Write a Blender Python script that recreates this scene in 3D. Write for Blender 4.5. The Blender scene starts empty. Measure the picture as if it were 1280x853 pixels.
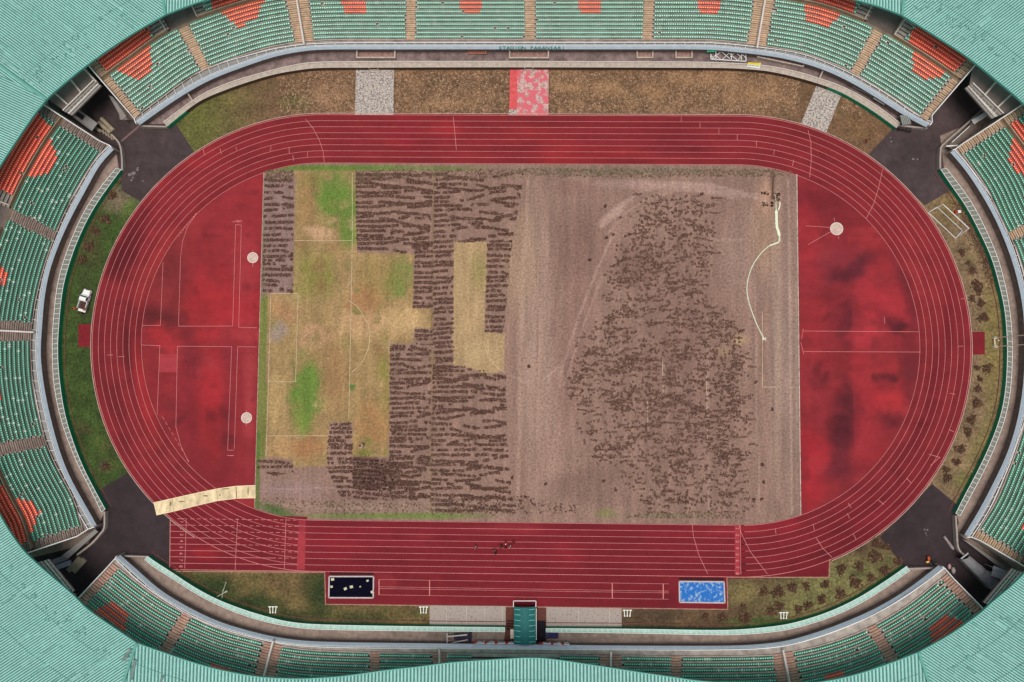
import bpy, bmesh, math, random
import numpy as np
from mathutils import Vector, Matrix
R=random.Random(7); NR=np.random.RandomState(5)
sc=bpy.context.scene; COL=sc.collection
# ---------------------------------------------------------------- camera model (solved from the running track)
F=900.0; CX,CY,CH,TX,TY,RO=-0.84236,-7.46347,144.957,0.0512326,0.0155058,0.0081681
M3=(Matrix.Rotation(TX,3,'X')@Matrix.Rotation(TY,3,'Y')@Matrix.Rotation(RO,3,'Z'))
MN=np.array(M3)
ML=[[float(v) for v in r] for r in MN]
def U(px,py,z=0.0):
    u=(px-640)/F; v=-(py-426.5)/F; t=(z-CH)/(ML[2][0]*u+ML[2][1]*v-ML[2][2])
    return (CX+(ML[0][0]*u+ML[0][1]*v-ML[0][2])*t, CY+(ML[1][0]*u+ML[1][1]*v-ML[1][2])*t)
def UP(pts,z=0.0): return np.array([U(a,b,z) for a,b in pts])
def P(x,y,z=0.0):
    c=MN.T@np.array([x-CX,y-CY,z-CH]); return (640+F*c[0]/-c[2], 426.5-F*c[1]/-c[2])
def PA(X,Y,z=0.0):
    D=np.stack([X-CX,Y-CY,np.full_like(X,z-CH)],-1)@MN
    return 640+F*D[...,0]/-D[...,2], 426.5-F*D[...,1]/-D[...,2]
# ---------------------------------------------------------------- colours & materials
def lin(c): return tuple(((v/255)/12.92 if v/255<=0.04045 else ((v/255+0.055)/1.055)**2.4) for v in c[:3])
MATS={}
def mat(name,rgb=None,rough=0.85,amt=0.25,scale=2.0,attr=False,amt2=0.0,scale2=0.2,stretch=None,bump=0.0,bscale=8.0,spec=0.3,detail=6,metal=0.0,coat=0.0):
    if name in MATS: return MATS[name]
    m=bpy.data.materials.new(name); m.use_nodes=True; nt=m.node_tree; b=nt.nodes['Principled BSDF']
    b.inputs['Roughness'].default_value=rough; b.inputs['Specular IOR Level'].default_value=spec; b.inputs['Metallic'].default_value=metal
    b.inputs['Coat Weight'].default_value=coat
    if attr:
        s=nt.nodes.new('ShaderNodeVertexColor'); s.layer_name='Col'; src=s.outputs['Color']
    else:
        s=nt.nodes.new('ShaderNodeRGB'); s.outputs[0].default_value=(*lin(rgb),1); src=s.outputs[0]
    tc=nt.nodes.new('ShaderNodeTexCoord')
    def noise(sc_,st=None,det=detail):
        n=nt.nodes.new('ShaderNodeTexNoise'); n.inputs['Scale'].default_value=sc_; n.inputs['Detail'].default_value=det; n.inputs['Roughness'].default_value=0.65
        if st:
            mp=nt.nodes.new('ShaderNodeMapping'); mp.inputs['Scale'].default_value=st; nt.links.new(tc.outputs['Object'],mp.inputs[0]); nt.links.new(mp.outputs[0],n.inputs[0])
        else: nt.links.new(tc.outputs['Object'],n.inputs[0])
        return n.outputs['Fac']
    def mul(src,fac,a):
        mr=nt.nodes.new('ShaderNodeMapRange'); mr.inputs[1].default_value=0.3; mr.inputs[2].default_value=0.7
        mr.inputs[3].default_value=1-a; mr.inputs[4].default_value=1+a; nt.links.new(fac,mr.inputs[0])
        x=nt.nodes.new('ShaderNodeVectorMath'); x.operation='SCALE'; nt.links.new(src,x.inputs[0]); nt.links.new(mr.outputs[0],x.inputs['Scale']); return x.outputs[0]
    if amt: src=mul(src,noise(scale),amt)
    if amt2: src=mul(src,noise(scale2,stretch),amt2)
    nt.links.new(src,b.inputs['Base Color'])
    if bump:
        bp=nt.nodes.new('ShaderNodeBump'); bp.inputs['Strength'].default_value=bump; bp.inputs['Distance'].default_value=0.2
        nt.links.new(noise(bscale),bp.inputs['Height']); nt.links.new(bp.outputs[0],b.inputs['Normal'])
    MATS[name]=m; return m
# ---------------------------------------------------------------- mesh helpers
def prop(o,label=None,cat=None,group=None,kind=None):
    if label: o['label']=label
    if cat: o['category']=cat
    if group: o['group']=group
    if kind: o['kind']=kind
    return o
def link(o,parent=None):
    COL.objects.link(o)
    if parent is not None: o.parent=parent
    return o
def empty(name,loc=(0,0,0),rz=0,**k):
    o=bpy.data.objects.new(name,None); o.location=loc; o.rotation_euler=(0,0,rz); o.empty_display_size=0.3
    link(o); return prop(o,**k)
class MB:
    def __init__(s): s.v=[];s.f=[];s.m=[];s.mats=[]
    def mi(s,m):
        if m not in s.mats: s.mats.append(m)
        return s.mats.index(m)
    def face(s,pts,m=None):
        b=len(s.v); s.v+= [tuple(map(float,p)) for p in pts]; s.f.append(tuple(range(b,b+len(pts)))); s.m.append(s.mi(m) if m else 0)
    def mesh(s,v,f,m=None):
        b=len(s.v); s.v+=[tuple(map(float,p)) for p in v]; i=s.mi(m) if m else 0
        for q in f: s.f.append(tuple(b+j for j in q)); s.m.append(i)
    def box(s,c,size,rz=0,m=None,taper=1.0,rot=None):
        hx,hy,hz=size[0]/2,size[1]/2,size[2]/2; ca,sa=math.cos(rz),math.sin(rz); V=[]
        for z,t in ((-hz,1),(hz,taper)):
            for x,y in ((-hx,-hy),(hx,-hy),(hx,hy),(-hx,hy)):
                x*=t;y*=t
                if rot is not None:
                    q=rot@Vector((x,y,z)); V.append((c[0]+q.x,c[1]+q.y,c[2]+q.z))
                else: V.append((c[0]+x*ca-y*sa,c[1]+x*sa+y*ca,c[2]+z))
        s.mesh(V,[(3,2,1,0),(4,5,6,7),(0,1,5,4),(1,2,6,5),(2,3,7,6),(3,0,4,7)],m)
    def bar(s,a,b,w,h=None,m=None):
        a=Vector(a);b=Vector(b);h=h or w; d=b-a; L=d.length
        if L<1e-5: return
        q=d.to_track_quat('X','Z').to_matrix(); c=(a+b)/2; s.box(c,(L,w,h),m=m,rot=q)
    def tube(s,a,b,r,m=None,n=8,r2=None):
        a=Vector(a);b=Vector(b); r2=r if r2 is None else r2; q=(b-a).to_track_quat('Z','Y').to_matrix(); V=[]
        for p,rr in ((a,r),(b,r2)):
            for i in range(n):
                t=2*math.pi*i/n; V.append(p+q@Vector((rr*math.cos(t),rr*math.sin(t),0)))
        F_=[(i,(i+1)%n,n+(i+1)%n,n+i) for i in range(n)]+[tuple(range(n-1,-1,-1)),tuple(range(n,2*n))]
        s.mesh(V,F_,m)
    def strip(s,A,B,za,zb,m=None):
        for i in range(len(A)-1):
            s.face([(A[i][0],A[i][1],za),(B[i][0],B[i][1],zb),(B[i+1][0],B[i+1][1],zb),(A[i+1][0],A[i+1][1],za)],m)
    def wall(s,pts,th,z0,z1,m=None,z1b=None):
        pts=np.array(pts,float); Nn=normals(pts); A=pts+Nn*th/2; B=pts-Nn*th/2; n=len(pts)
        zt=[z1+( (z1b-z1)*i/(n-1) if z1b is not None else 0) for i in range(n)]
        for i in range(n-1):
            a0,a1,b0,b1=A[i],A[i+1],B[i],B[i+1]
            s.face([(*a0,z0),(*a1,z0),(*a1,zt[i+1]),(*a0,zt[i])],m); s.face([(*b1,z0),(*b0,z0),(*b0,zt[i]),(*b1,zt[i+1])],m)
            s.face([(*a0,zt[i]),(*a1,zt[i+1]),(*b1,zt[i+1]),(*b0,zt[i])],m)
        s.face([(*B[0],z0),(*A[0],z0),(*A[0],zt[0]),(*B[0],zt[0])],m); s.face([(*A[-1],z0),(*B[-1],z0),(*B[-1],zt[-1]),(*A[-1],zt[-1])],m)
    def ribbon(s,pts,w,z,m=None):
        pts=np.array(pts,float); Nn=normals(pts); s.strip(pts-Nn*w/2,pts+Nn*w/2,z,z,m)
    def prism(s,poly,z0,z1,m=None):
        n=len(poly); s.face([(*p,z1) for p in poly],m)
        for i in range(n):
            a,b=poly[i],poly[(i+1)%n]; s.face([(*a,z0),(*b,z0),(*b,z1),(*a,z1)],m)
    def build(s,name,m=None,parent=None,smooth=False,origin=None,**k):
        me=bpy.data.meshes.new(name); v=s.v
        if origin is not None: v=[(a-origin[0],b-origin[1],c-origin[2]) for a,b,c in v]
        me.from_pydata(v,[],s.f)
        for q in (s.mats or [m]): me.materials.append(q)
        if s.mats: me.polygons.foreach_set('material_index',s.m)
        if smooth: me.polygons.foreach_set('use_smooth',[True]*len(s.f))
        me.update(); 
        bm=bmesh.new(); bm.from_mesh(me); bmesh.ops.recalc_face_normals(bm,faces=bm.faces) if len(bm.faces)<20000 and k.pop('fixn',False) else None; bm.to_mesh(me); bm.free()
        o=bpy.data.objects.new(name,me)
        if origin is not None: o.location=origin
        link(o,parent); return prop(o,**k)
def normals(pts):
    pts=np.array(pts,float); d=np.gradient(pts,axis=0); d/=np.linalg.norm(d,axis=1)[:,None]+1e-9
    n=np.stack([-d[:,1],d[:,0]],1)
    # miter for polylines
    seg=np.diff(pts,axis=0); seg/=np.linalg.norm(seg,axis=1)[:,None]+1e-9; sn=np.stack([-seg[:,1],seg[:,0]],1)
    out=np.empty_like(pts); out[0]=sn[0]; out[-1]=sn[-1]
    for i in range(1,len(pts)-1):
        b=sn[i-1]+sn[i]; L=np.linalg.norm(b); 
        if L<1e-6: out[i]=sn[i]; continue
        b/=L; out[i]=b/max(0.4,float(b@sn[i]))
    return out
def cat(pts,step=0.5):
    p=np.array(pts,float); 
    if len(p)<3:
        n=max(2,int(np.linalg.norm(p[-1]-p[0])/step)); return np.array([p[0]+(p[-1]-p[0])*t for t in np.linspace(0,1,n)])
    q=np.vstack([2*p[0]-p[1],p,2*p[-1]-p[-2]]); out=[]
    for i in range(1,len(q)-2):
        a,b,c,d=q[i-1],q[i],q[i+1],q[i+2]; n=max(2,int(np.linalg.norm(c-b)/0.4))
        for t in np.linspace(0,1,n,endpoint=False):
            out.append(0.5*((2*b)+(-a+c)*t+(2*a-5*b+4*c-d)*t*t+(-a+3*b-3*c+d)*t**3))
    out.append(p[-1]); out=np.array(out)
    # light smoothing against tracing jitter
    return resamp(out,step=step)
def cum(p): return np.concatenate([[0],np.cumsum(np.linalg.norm(np.diff(p,axis=0),axis=1))])
def resamp(p,step=None,n=None):
    c=cum(p); n=n or max(2,int(c[-1]/step)+1); t=np.linspace(0,c[-1],n)
    return np.stack([np.interp(t,c,p[:,0]),np.interp(t,c,p[:,1])],1)
def smooth(p,it=10):
    p=p.copy()
    for _ in range(it): p[1:-1]=(p[:-2]+2*p[1:-1]+p[2:])/4
    return p
def ext(p,a,b):
    d0=p[0]-p[3]; d0/=np.linalg.norm(d0); d1=p[-1]-p[-4]; d1/=np.linalg.norm(d1)
    L=[]; 
    if a>0: L.append((p[0]+d0*a)[None])
    L.append(p)
    if b>0: L.append((p[-1]+d1*b)[None])
    return np.vstack(L)
def inpoly(X,Y,poly):
    if isinstance(X,list):
        x,y=X[0],Y[0]; r=False; xj,yj=poly[-1]
        for xi,yi in poly:
            if (yi>y)!=(yj>y) and x<(xj-xi)*(y-yi)/(yj-yi)+xi: r=not r
            xj,yj=xi,yi
        return [r]
    X=np.asarray(X,float);Y=np.asarray(Y,float); r=np.zeros(X.shape,bool); n=len(poly); j=n-1
    for i in range(n):
        xi,yi=poly[i];xj,yj=poly[j]
        if yi!=yj:
            c=((yi>Y)!=(yj>Y))&(X<(xj-xi)*(Y-yi)/(yj-yi)+xi); r^=c
        j=i
    return r
VG={}
def vnoise(X,Y,s,seed=0):
    if seed not in VG: VG[seed]=np.random.RandomState(seed).rand(257,257)
    g=VG[seed]; x=X/s+1000.3; y=Y/s+1000.7; xi=np.floor(x).astype(int); yi=np.floor(y).astype(int); fx=x-xi; fy=y-yi
    fx=fx*fx*(3-2*fx); fy=fy*fy*(3-2*fy); a=xi%256;b=yi%256
    return (g[a,b]*(1-fx)+g[a+1,b]*fx)*(1-fy)+(g[a,b+1]*(1-fx)+g[a+1,b+1]*fx)*fy
def fb(X,Y,s,seed=0): return 0.5*vnoise(X,Y,s,seed)+0.3*vnoise(X,Y,s/2.1,seed+1)+0.2*vnoise(X,Y,s/4.3,seed+2)
def L3(c): return np.array(lin(c))
def quadgrid(name,c4,nx,ny,z,colfn,m,parent=None,mask=None,**k):
    """c4 world corners in order, bilinear grid with per-corner colours from colfn(px,py,X,Y)"""
    c4=np.array(c4,float); u=np.linspace(0,1,nx+1)[:,None,None]; v=np.linspace(0,1,ny+1)[None,:,None]
    G=(c4[0]*(1-u)*(1-v)+c4[1]*u*(1-v)+c4[2]*u*v+c4[3]*(1-u)*v)
    return gridmesh(name,G,z,colfn,m,parent,mask,**k)
def gridmesh(name,G,z,colfn,m,parent=None,mask=None,**k):
    nx,ny=G.shape[0]-1,G.shape[1]-1
    X,Y=G[...,0],G[...,1]; px,py=PA(X,Y,z); C=colfn(px,py,X,Y); zz=z if np.ndim(z) else np.full(X.shape,z)
    V=np.stack([X,Y,zz],-1).reshape(-1,3)
    i=np.arange(nx)[:,None]*(ny+1)+np.arange(ny)[None,:]; i=i.ravel()
    Fc=np.stack([i,i+ny+1,i+ny+2,i+1],1)
    if mask is not None:
        cx_=(X[:-1,:-1]+X[1:,1:])/2; cy_=(Y[:-1,:-1]+Y[1:,1:])/2; Fc=Fc[mask(cx_,cy_).ravel()]
    me=bpy.data.meshes.new(name); me.vertices.add(len(V)); me.vertices.foreach_set('co',V.ravel())
    me.loops.add(Fc.size); me.loops.foreach_set('vertex_index',Fc.ravel()); me.polygons.add(len(Fc))
    me.polygons.foreach_set('loop_start',np.arange(len(Fc))*4); me.polygons.foreach_set('loop_total',np.full(len(Fc),4))
    me.update(calc_edges=True)
    a=me.color_attributes.new('Col','FLOAT_COLOR','POINT'); cc=np.ones((len(V),4)); cc[:,:3]=np.clip(C.reshape(-1,3),0,1); a.data.foreach_set('color',cc.ravel())
    me.materials.append(m); 
    if me.polygons and me.polygons[0].normal.z<0: me.flip_normals()
    o=bpy.data.objects.new(name,me); link(o,parent); return prop(o,**k)
def blob(C,px,py,cx,cy,rx,ry,col,a=1.0,rot=0,hard=2.0,nz=0.0,seed=3):
    dx=px-cx;dy=py-cy; ca,sa=math.cos(rot),math.sin(rot); u=(dx*ca+dy*sa)/rx; v=(-dx*sa+dy*ca)/ry
    r=np.sqrt(u*u+v*v)
    if nz: r=np.maximum(r+nz*(fb(px,py,max(rx,ry)*0.7,seed)-0.5)*2,0)
    w=a*np.clip(1-r**hard,0,1) if hard<6 else a*np.clip((1-r)*6,0,1)
    w=w[...,None]; return C*(1-w)+L3(col)*w
def streak(C,px,py,pl,w,col,a):
    D=np.full(px.shape,1e9)
    for (x0,y0),(x1,y1) in zip(pl[:-1],pl[1:]):
        L2=(x1-x0)**2+(y1-y0)**2; t=np.clip(((px-x0)*(x1-x0)+(py-y0)*(y1-y0))/L2,0,1); D=np.minimum(D,np.hypot(px-x0-t*(x1-x0),py-y0-t*(y1-y0)))
    k=(a*np.clip(1.3-D/w,0,1)*(0.45+1.1*fb(px,py,7,71)))[...,None]; k=np.clip(k,0,1); return C*(1-k)+L3(col)*k
def patchy(C,px,py,cx,cy,rx,ry,col,a=1.0,rot=0,seed=3,nf=6.0):
    dx=px-cx;dy=py-cy; ca,sa=math.cos(rot),math.sin(rot); u=(dx*ca+dy*sa)/rx; v=(-dx*sa+dy*ca)/ry
    r=np.sqrt(u*u+v*v); n=0.6*fb(px,py,nf*3,seed)+0.4*fb(px,py,nf,seed+5)
    w=a*np.clip((1.05-r)*1.6+(n-.5)*2.2,0,1)*(r<1.7); w=w[...,None]; return C*(1-w)+L3(col)*w
def pol(C,px,py,poly,col,a=1.0):
    w=(inpoly(px,py,poly)*a)[...,None]; return C*(1-w)+L3(col)*w
# ================================================================= GROUND, TRACK, PITCH
RI,RO_,HL=36.2,46.25,42.195; NL=8; LW=(RO_-RI)/NL
def oval(r,n=56):
    pts=[]
    for i in range(n+1):
        t=-math.pi/2+math.pi*i/n; pts.append((HL+r*math.cos(t),r*math.sin(t)))
    for i in range(21)[1:]: pts.append((HL-2*HL*i/20,r))
    for i in range(n+1)[1:]:
        t=math.pi/2+math.pi*i/n; pts.append((-HL+r*math.cos(t),r*math.sin(t)))
    for i in range(21)[1:]: pts.append((-HL+2*HL*i/20,-r))
    return np.array(pts)
g=MB(); g.face([(-1500,-1500,-0.05),(1500,-1500,-0.05),(1500,1500,-0.05),(-1500,1500,-0.05)])
g.build('ground',mat('distant_ground',(95,95,62),amt=0.4,scale=0.05),kind='structure')
m_verge=mat('verge_turf',attr=True,amt=0.6,scale=1.9,amt2=0.35,scale2=0.35,bump=0.5,bscale=3.0,detail=8)
def verge_col(px,py,X,Y):
    C=np.zeros(px.shape+(3,))+L3((112,85,62))
    n=fb(px,py,30,11)
    C=C*(0.8+0.4*n)[...,None]
    # left of the north strip goes green
    w=np.clip((345-px)/90,0,1)*(py<300); C=C*(1-w[...,None])+L3((92,92,46))*w[...,None]
    C=blob(C,px,py,368,128,26,14,(80,94,44),0.6); C=blob(C,px,py,410,120,30,18,(160,126,95),0.45)
    for a,b,c,d in ((560,132,60,10),(760,112,30,12),(815,115,25,12),(715,110,30,9),(880,100,60,10),(940,120,40,14)): C=blob(C,px,py,a,b,c,d,(158,120,84),0.5,nz=0.5)
    C=blob(C,px,py,1075,160,40,22,(112,84,56),0.7)
    # west
    w=((px<230)&(py>225)&(py<640))*1.0; C=C*(1-w[...,None])+(L3((56,74,30))*(0.65+0.6*n)[...,None])*w[...,None]
    C=blob(C,px,py,150,250,26,24,(112,96,78),0.95,nz=0.3); C=blob(C,px,py,116,300,16,45,(72,62,38),0.6)
    C=blob(C,px,py,160,262,10,20,(78,100,38),0.8,rot=0.4); C=blob(C,px,py,108,345,14,40,(58,62,32),0.5)
    C=blob(C,px,py,100,500,16,70,(50,66,24),0.5); C=blob(C,px,py,130,560,16,35,(72,84,34),0.6,rot=-0.5); C=blob(C,px,py,132,583,12,10,(86,76,50),0.7)
    # south west
    w=((py>700)&(px<640))*1.0; C=C*(1-w[...,None])+(L3((104,88,54))*(0.75+0.5*n)[...,None])*w[...,None]
    for a,b,c,d,e in ((260,735,50,22,.95),(310,755,60,14,.95),(400,740,26,40,.9),(360,770,60,12,.8),(322,740,14,9,.5),(440,772,60,10,.8)): C=blob(C,px,py,a,b,c,d,(30,52,20),e,nz=0.3)
    C=blob(C,px,py,352,728,30,16,(108,84,56),0.5); C=blob(C,px,py,240,718,24,10,(58,62,28),0.6)
    C=blob(C,px,py,480,768,50,8,(92,80,46),0.5)
    # south east
    w=((py>640)&(px>=775))*1.0; C=C*(1-w[...,None])+(L3((88,68,48))*(0.75+0.5*n)[...,None])*w[...,None]
    C=blob(C,px,py,1040,740,120,48,(112,108,66),1.0,nz=0.2,rot=-0.3); C=blob(C,px,py,930,740,40,22,(120,108,68),0.8,nz=0.2)
    C=blob(C,px,py,1060,765,150,10,(52,82,32),0.9,rot=-0.25,nz=0.3); C=blob(C,px,py,960,778,70,8,(48,82,30),0.9); C=blob(C,px,py,1112,722,30,8,(56,80,36),0.8,rot=-0.5)
    C=blob(C,px,py,820,768,45,10,(62,50,40),0.7); C=blob(C,px,py,870,765,40,10,(98,76,54),0.5)
    # east
    w=((px>1140)&(py>240)&(py<640))*1.0; C=C*(1-w[...,None])+(L3((124,102,76))*(0.75+0.4*n)[...,None])*w[...,None]
    dd=np.abs(np.hypot(px-700,py-430)-0)  # olive band beside the fence
    C=blob(C,px,py,1240,430,16,120,(122,108,62),0.9); C=blob(C,px,py,1226,560,16,70,(120,110,66),0.8,rot=0.35); C=blob(C,px,py,1185,262,26,22,(126,106,64),0.8)
    C=blob(C,px,py,1215,300,10,50,(96,76,52),0.6,rot=-0.45); C=blob(C,px,py,1205,600,22,14,(98,98,50),0.8)
    C=blob(C,px,py,1215,310,4,44,(156,132,100),0.6,rot=-0.35)
    rs_=random.Random(14)
    for x0,x1,y0,y1,n_,cc in ((225,535,715,780,36,[(60,70,30),(120,98,60),(78,62,40),(40,58,24)]),(780,1130,670,782,80,[(74,56,42),(92,84,52),(124,112,74),(58,66,34),(84,64,46)]),(1150,1255,245,610,60,[(98,78,56),(112,102,62),(146,124,92),(84,66,48)]),(330,1110,86,145,90,[(92,70,50),(104,82,58),(146,112,80),(88,78,50),(132,98,70)]),(75,170,235,610,40,[(40,50,22),(66,74,36),(74,64,40)])):
        for _ in range(n_): C=patchy(C,px,py,rs_.uniform(x0,x1),rs_.uniform(y0,y1),rs_.uniform(4,16),rs_.uniform(3,9),rs_.choice(cc),rs_.uniform(.3,.65),rot=rs_.uniform(-1,1),seed=_%23,nf=3.5)
    return C
LOOP=[(206,156),(241,128),(268,114),(320,96),(378,83),(460,81),(640,81),(866,81),(916,83),(960,86),(1022,101),(1053,114),(1090,136),(1123,158),(1180,212),(1202,243),(1225,283),(1242,320),(1252,355),(1260,390),(1262,426),(1262,450),(1260,484),(1254,520),(1241,556),(1225,590),(1198,643),(1135,711),(1111,728),(1073,750),(1035,769),(990,782),(928,790),(683,788),(631,787),(395,784),(340,775),(305,766),(239,736),(183,698),(129,638),(100,581),(88,550),(77,515),(71,475),(69,430),(71,388),(75,358),(84,325),(97,293),(111,263),(128,240),(148,212)]
LW_=[U(*p) for p in LOOP]
quadgrid('grass_verge',[(-100,-60),(100,-60),(100,66),(-100,66)],260,160,0.0,verge_col,m_verge,kind='structure',mask=lambda X,Y:inpoly(X,Y,LW_))
m_under=mat('service_concrete',(134,116,106),amt=0.3,scale=0.9,amt2=0.22,scale2=0.2)
quadgrid('service_floor',[(-130,-90),(130,-90),(130,96),(-130,96)],340,250,0.0,lambda px,py,X,Y:np.zeros(px.shape+(3,)),m_under,kind='structure',mask=lambda X,Y:~inpoly(X,Y,LW_))
m_asph=mat('asphalt',(68,56,57),rough=0.9,amt=0.2,scale=0.7,amt2=0.35,scale2=0.14,bump=0.2,bscale=20)
m_asph_d=mat('asphalt_wet',(50,38,42),rough=0.8,amt=0.2,scale=0.7,amt2=0.35,scale2=0.14,bump=0.2,bscale=20)
for poly,mm in (([(150,150),(209,150),(222,158),(246,195),(178,254),(152,238),(150,214),(60,160),(60,60),(130,60)],m_asph),
             ([(1122,150),(1119,158),(1086,193),(1110,214),(1156,257),(1192,236),(1180,210),(1175,170),(1270,130),(1230,70),(1160,150)],m_asph),
             ([(193,627),(159,592),(122,614),(130,640),(110,680),(30,700),(80,770),(150,700),(184,700),(212,712),(213,640)],m_asph_d),
             ([(1103,668),(1135,636),(1165,605),(1202,636),(1196,665),(1260,720),(1220,780),(1180,712),(1132,711),(1100,672)],m_asph_d)):
    b=MB(); b.face([(*p,0.006) for p in UP(poly)]); b.build('asphalt_apron',mm,kind='structure')
# dusty stains with a shape of their own on the asphalt
m_track=mat('track_rubber',attr=True,rough=0.85,amt=0.10,scale=0.9,amt2=0.13,scale2=0.12,stretch=(1,3,1),spec=0.2,bump=0.08,bscale=25)
LN=(204,128,126)
m_line=mat('lane_paint',LN,rough=0.7,amt=0.22,scale=0.6)
def track_col(px,py,X,Y):
    C=np.zeros(px.shape+(3,))+L3((124,36,42))
    # lower straight is deeper red
    w=np.clip((py-560)/90,0,1)[...,None]; C=C*(1-w)+L3((114,28,38))*w
    for i in range(NL):
        rr=np.hypot(np.maximum(np.abs(X)-HL,0),Y); w=(((rr-RI)/LW).astype(int)==i)&(rr<RO_)
        C[w]*=(0.94,1.06,0.95,1.07,0.97,1.05,0.92,0.98)[i]
    B=[(500,170,30,30,(122,26,40),.5,0),(700,190,50,22,(150,40,45),.55,0),(660,170,30,14,(148,42,44),.4,0),(560,160,22,14,(160,40,46),.5,0),(770,190,40,12,(150,40,46),.6,0),(820,175,60,25,(118,32,42),.5,0),
       (500,182,18,12,(150,38,46),.5,0),(160,310,18,55,(86,22,30),.8,.45),(165,440,16,55,(84,24,30),.75,0),(150,520,14,50,(90,24,30),.6,-.3),(195,330,12,60,(150,48,50),.6,.5),(178,480,10,70,(160,42,48),.6,-.2),
       (250,200,60,12,(150,40,46),.5,-.6),(1170,470,16,60,(98,22,30),.5,.1),(1150,540,14,60,(96,22,32),.6,.5),(1080,640,50,12,(100,22,32),.6,-.6),(1140,330,12,70,(140,44,50),.5,-.4),(1185,400,8,60,(104,24,32),.6,0),
       (1120,290,14,60,(108,26,36),.5,-.6),(950,660,60,12,(140,34,44),.5,-.1),(700,690,14,25,(150,40,50),.45,0),(620,660,60,8,(142,50,54),.4,0),(420,680,30,30,(136,30,42),.4,0),(256,694,20,12,(146,34,42),.55,0),(960,640,80,10,(150,60,62),.5,-.35),(1060,590,20,60,(140,50,56),.5,.6)]
    for a,b,c,d,e,f,r in B: C=blob(C,px,py,a,b,c,d,e,min(1,f*1.1),rot=r,nz=0.7,hard=2)
    rs_=random.Random(8)
    for _ in range(70):
        x,y=rs_.uniform(110,1215),rs_.uniform(140,760); C=patchy(C,px,py,x,y,rs_.uniform(6,26),rs_.uniform(3,12),rs_.choice([(88,24,30),(92,26,32),(98,30,34),(142,50,54),(104,36,38)]),rs_.uniform(.25,.55),rot=rs_.uniform(-1,1),seed=_%23,nf=4)
    n=fb(X,Y,7,21); n2=fb(X*0.3,Y,3,25); n3=fb(X,Y,22,29); return C*(0.62+0.3*n+0.16*n2+.3*n3)[...,None]
rt=empty('running_track',kind='structure')
nr=24; A=[oval(RI+ (RO_-RI+0.0)*i/nr) for i in range(nr+1)]
rr_=[]
for a in A: rr_.append(resamp(a,n=640))
# ring grid built on matching parameters
def ringgrid(r0,r1,n):
    out=[]
    for i in range(n+1): out.append(oval(r0+(r1-r0)*i/n,n=110))
    return np.stack(out,1)
gridmesh('track_surface',ringgrid(RI-0.05,RO_+0.35,24),0.02,track_col,m_track,rt)
# home straight extensions and side pads
c=UP([(212.5,641),(212,712.5),(384,713.5),(384,646)]); quadgrid('sprint_start_area',[c[1],c[2],c[3],c[0]],80,30,0.016,track_col,m_track,rt)
c=UP([(383,712),(407,713),(409,754),(637,757),(910,761),(909,716)])
quadgrid('long_jump_runway_surface',UP([(407,754.5),(909,761),(908.5,716),(407,710)]),160,16,0.014,track_col,m_track,rt)
quadgrid('curve_run_off',UP([(905,720.5),(1035,721),(1036.5,698),(905,700)]),40,8,0.0135,track_col,m_track,rt)
for c4 in ([(98,434),(121,434),(121,405.5),(98,405.5)],[(1208,443.5),(1231,443.5),(1231,415),(1208,415)]):
    quadgrid('steeple_pad',UP(c4),10,10,0.012,lambda px,py,X,Y:np.zeros(px.shape+(3,))+L3((118,30,38)),m_track,rt)
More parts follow.
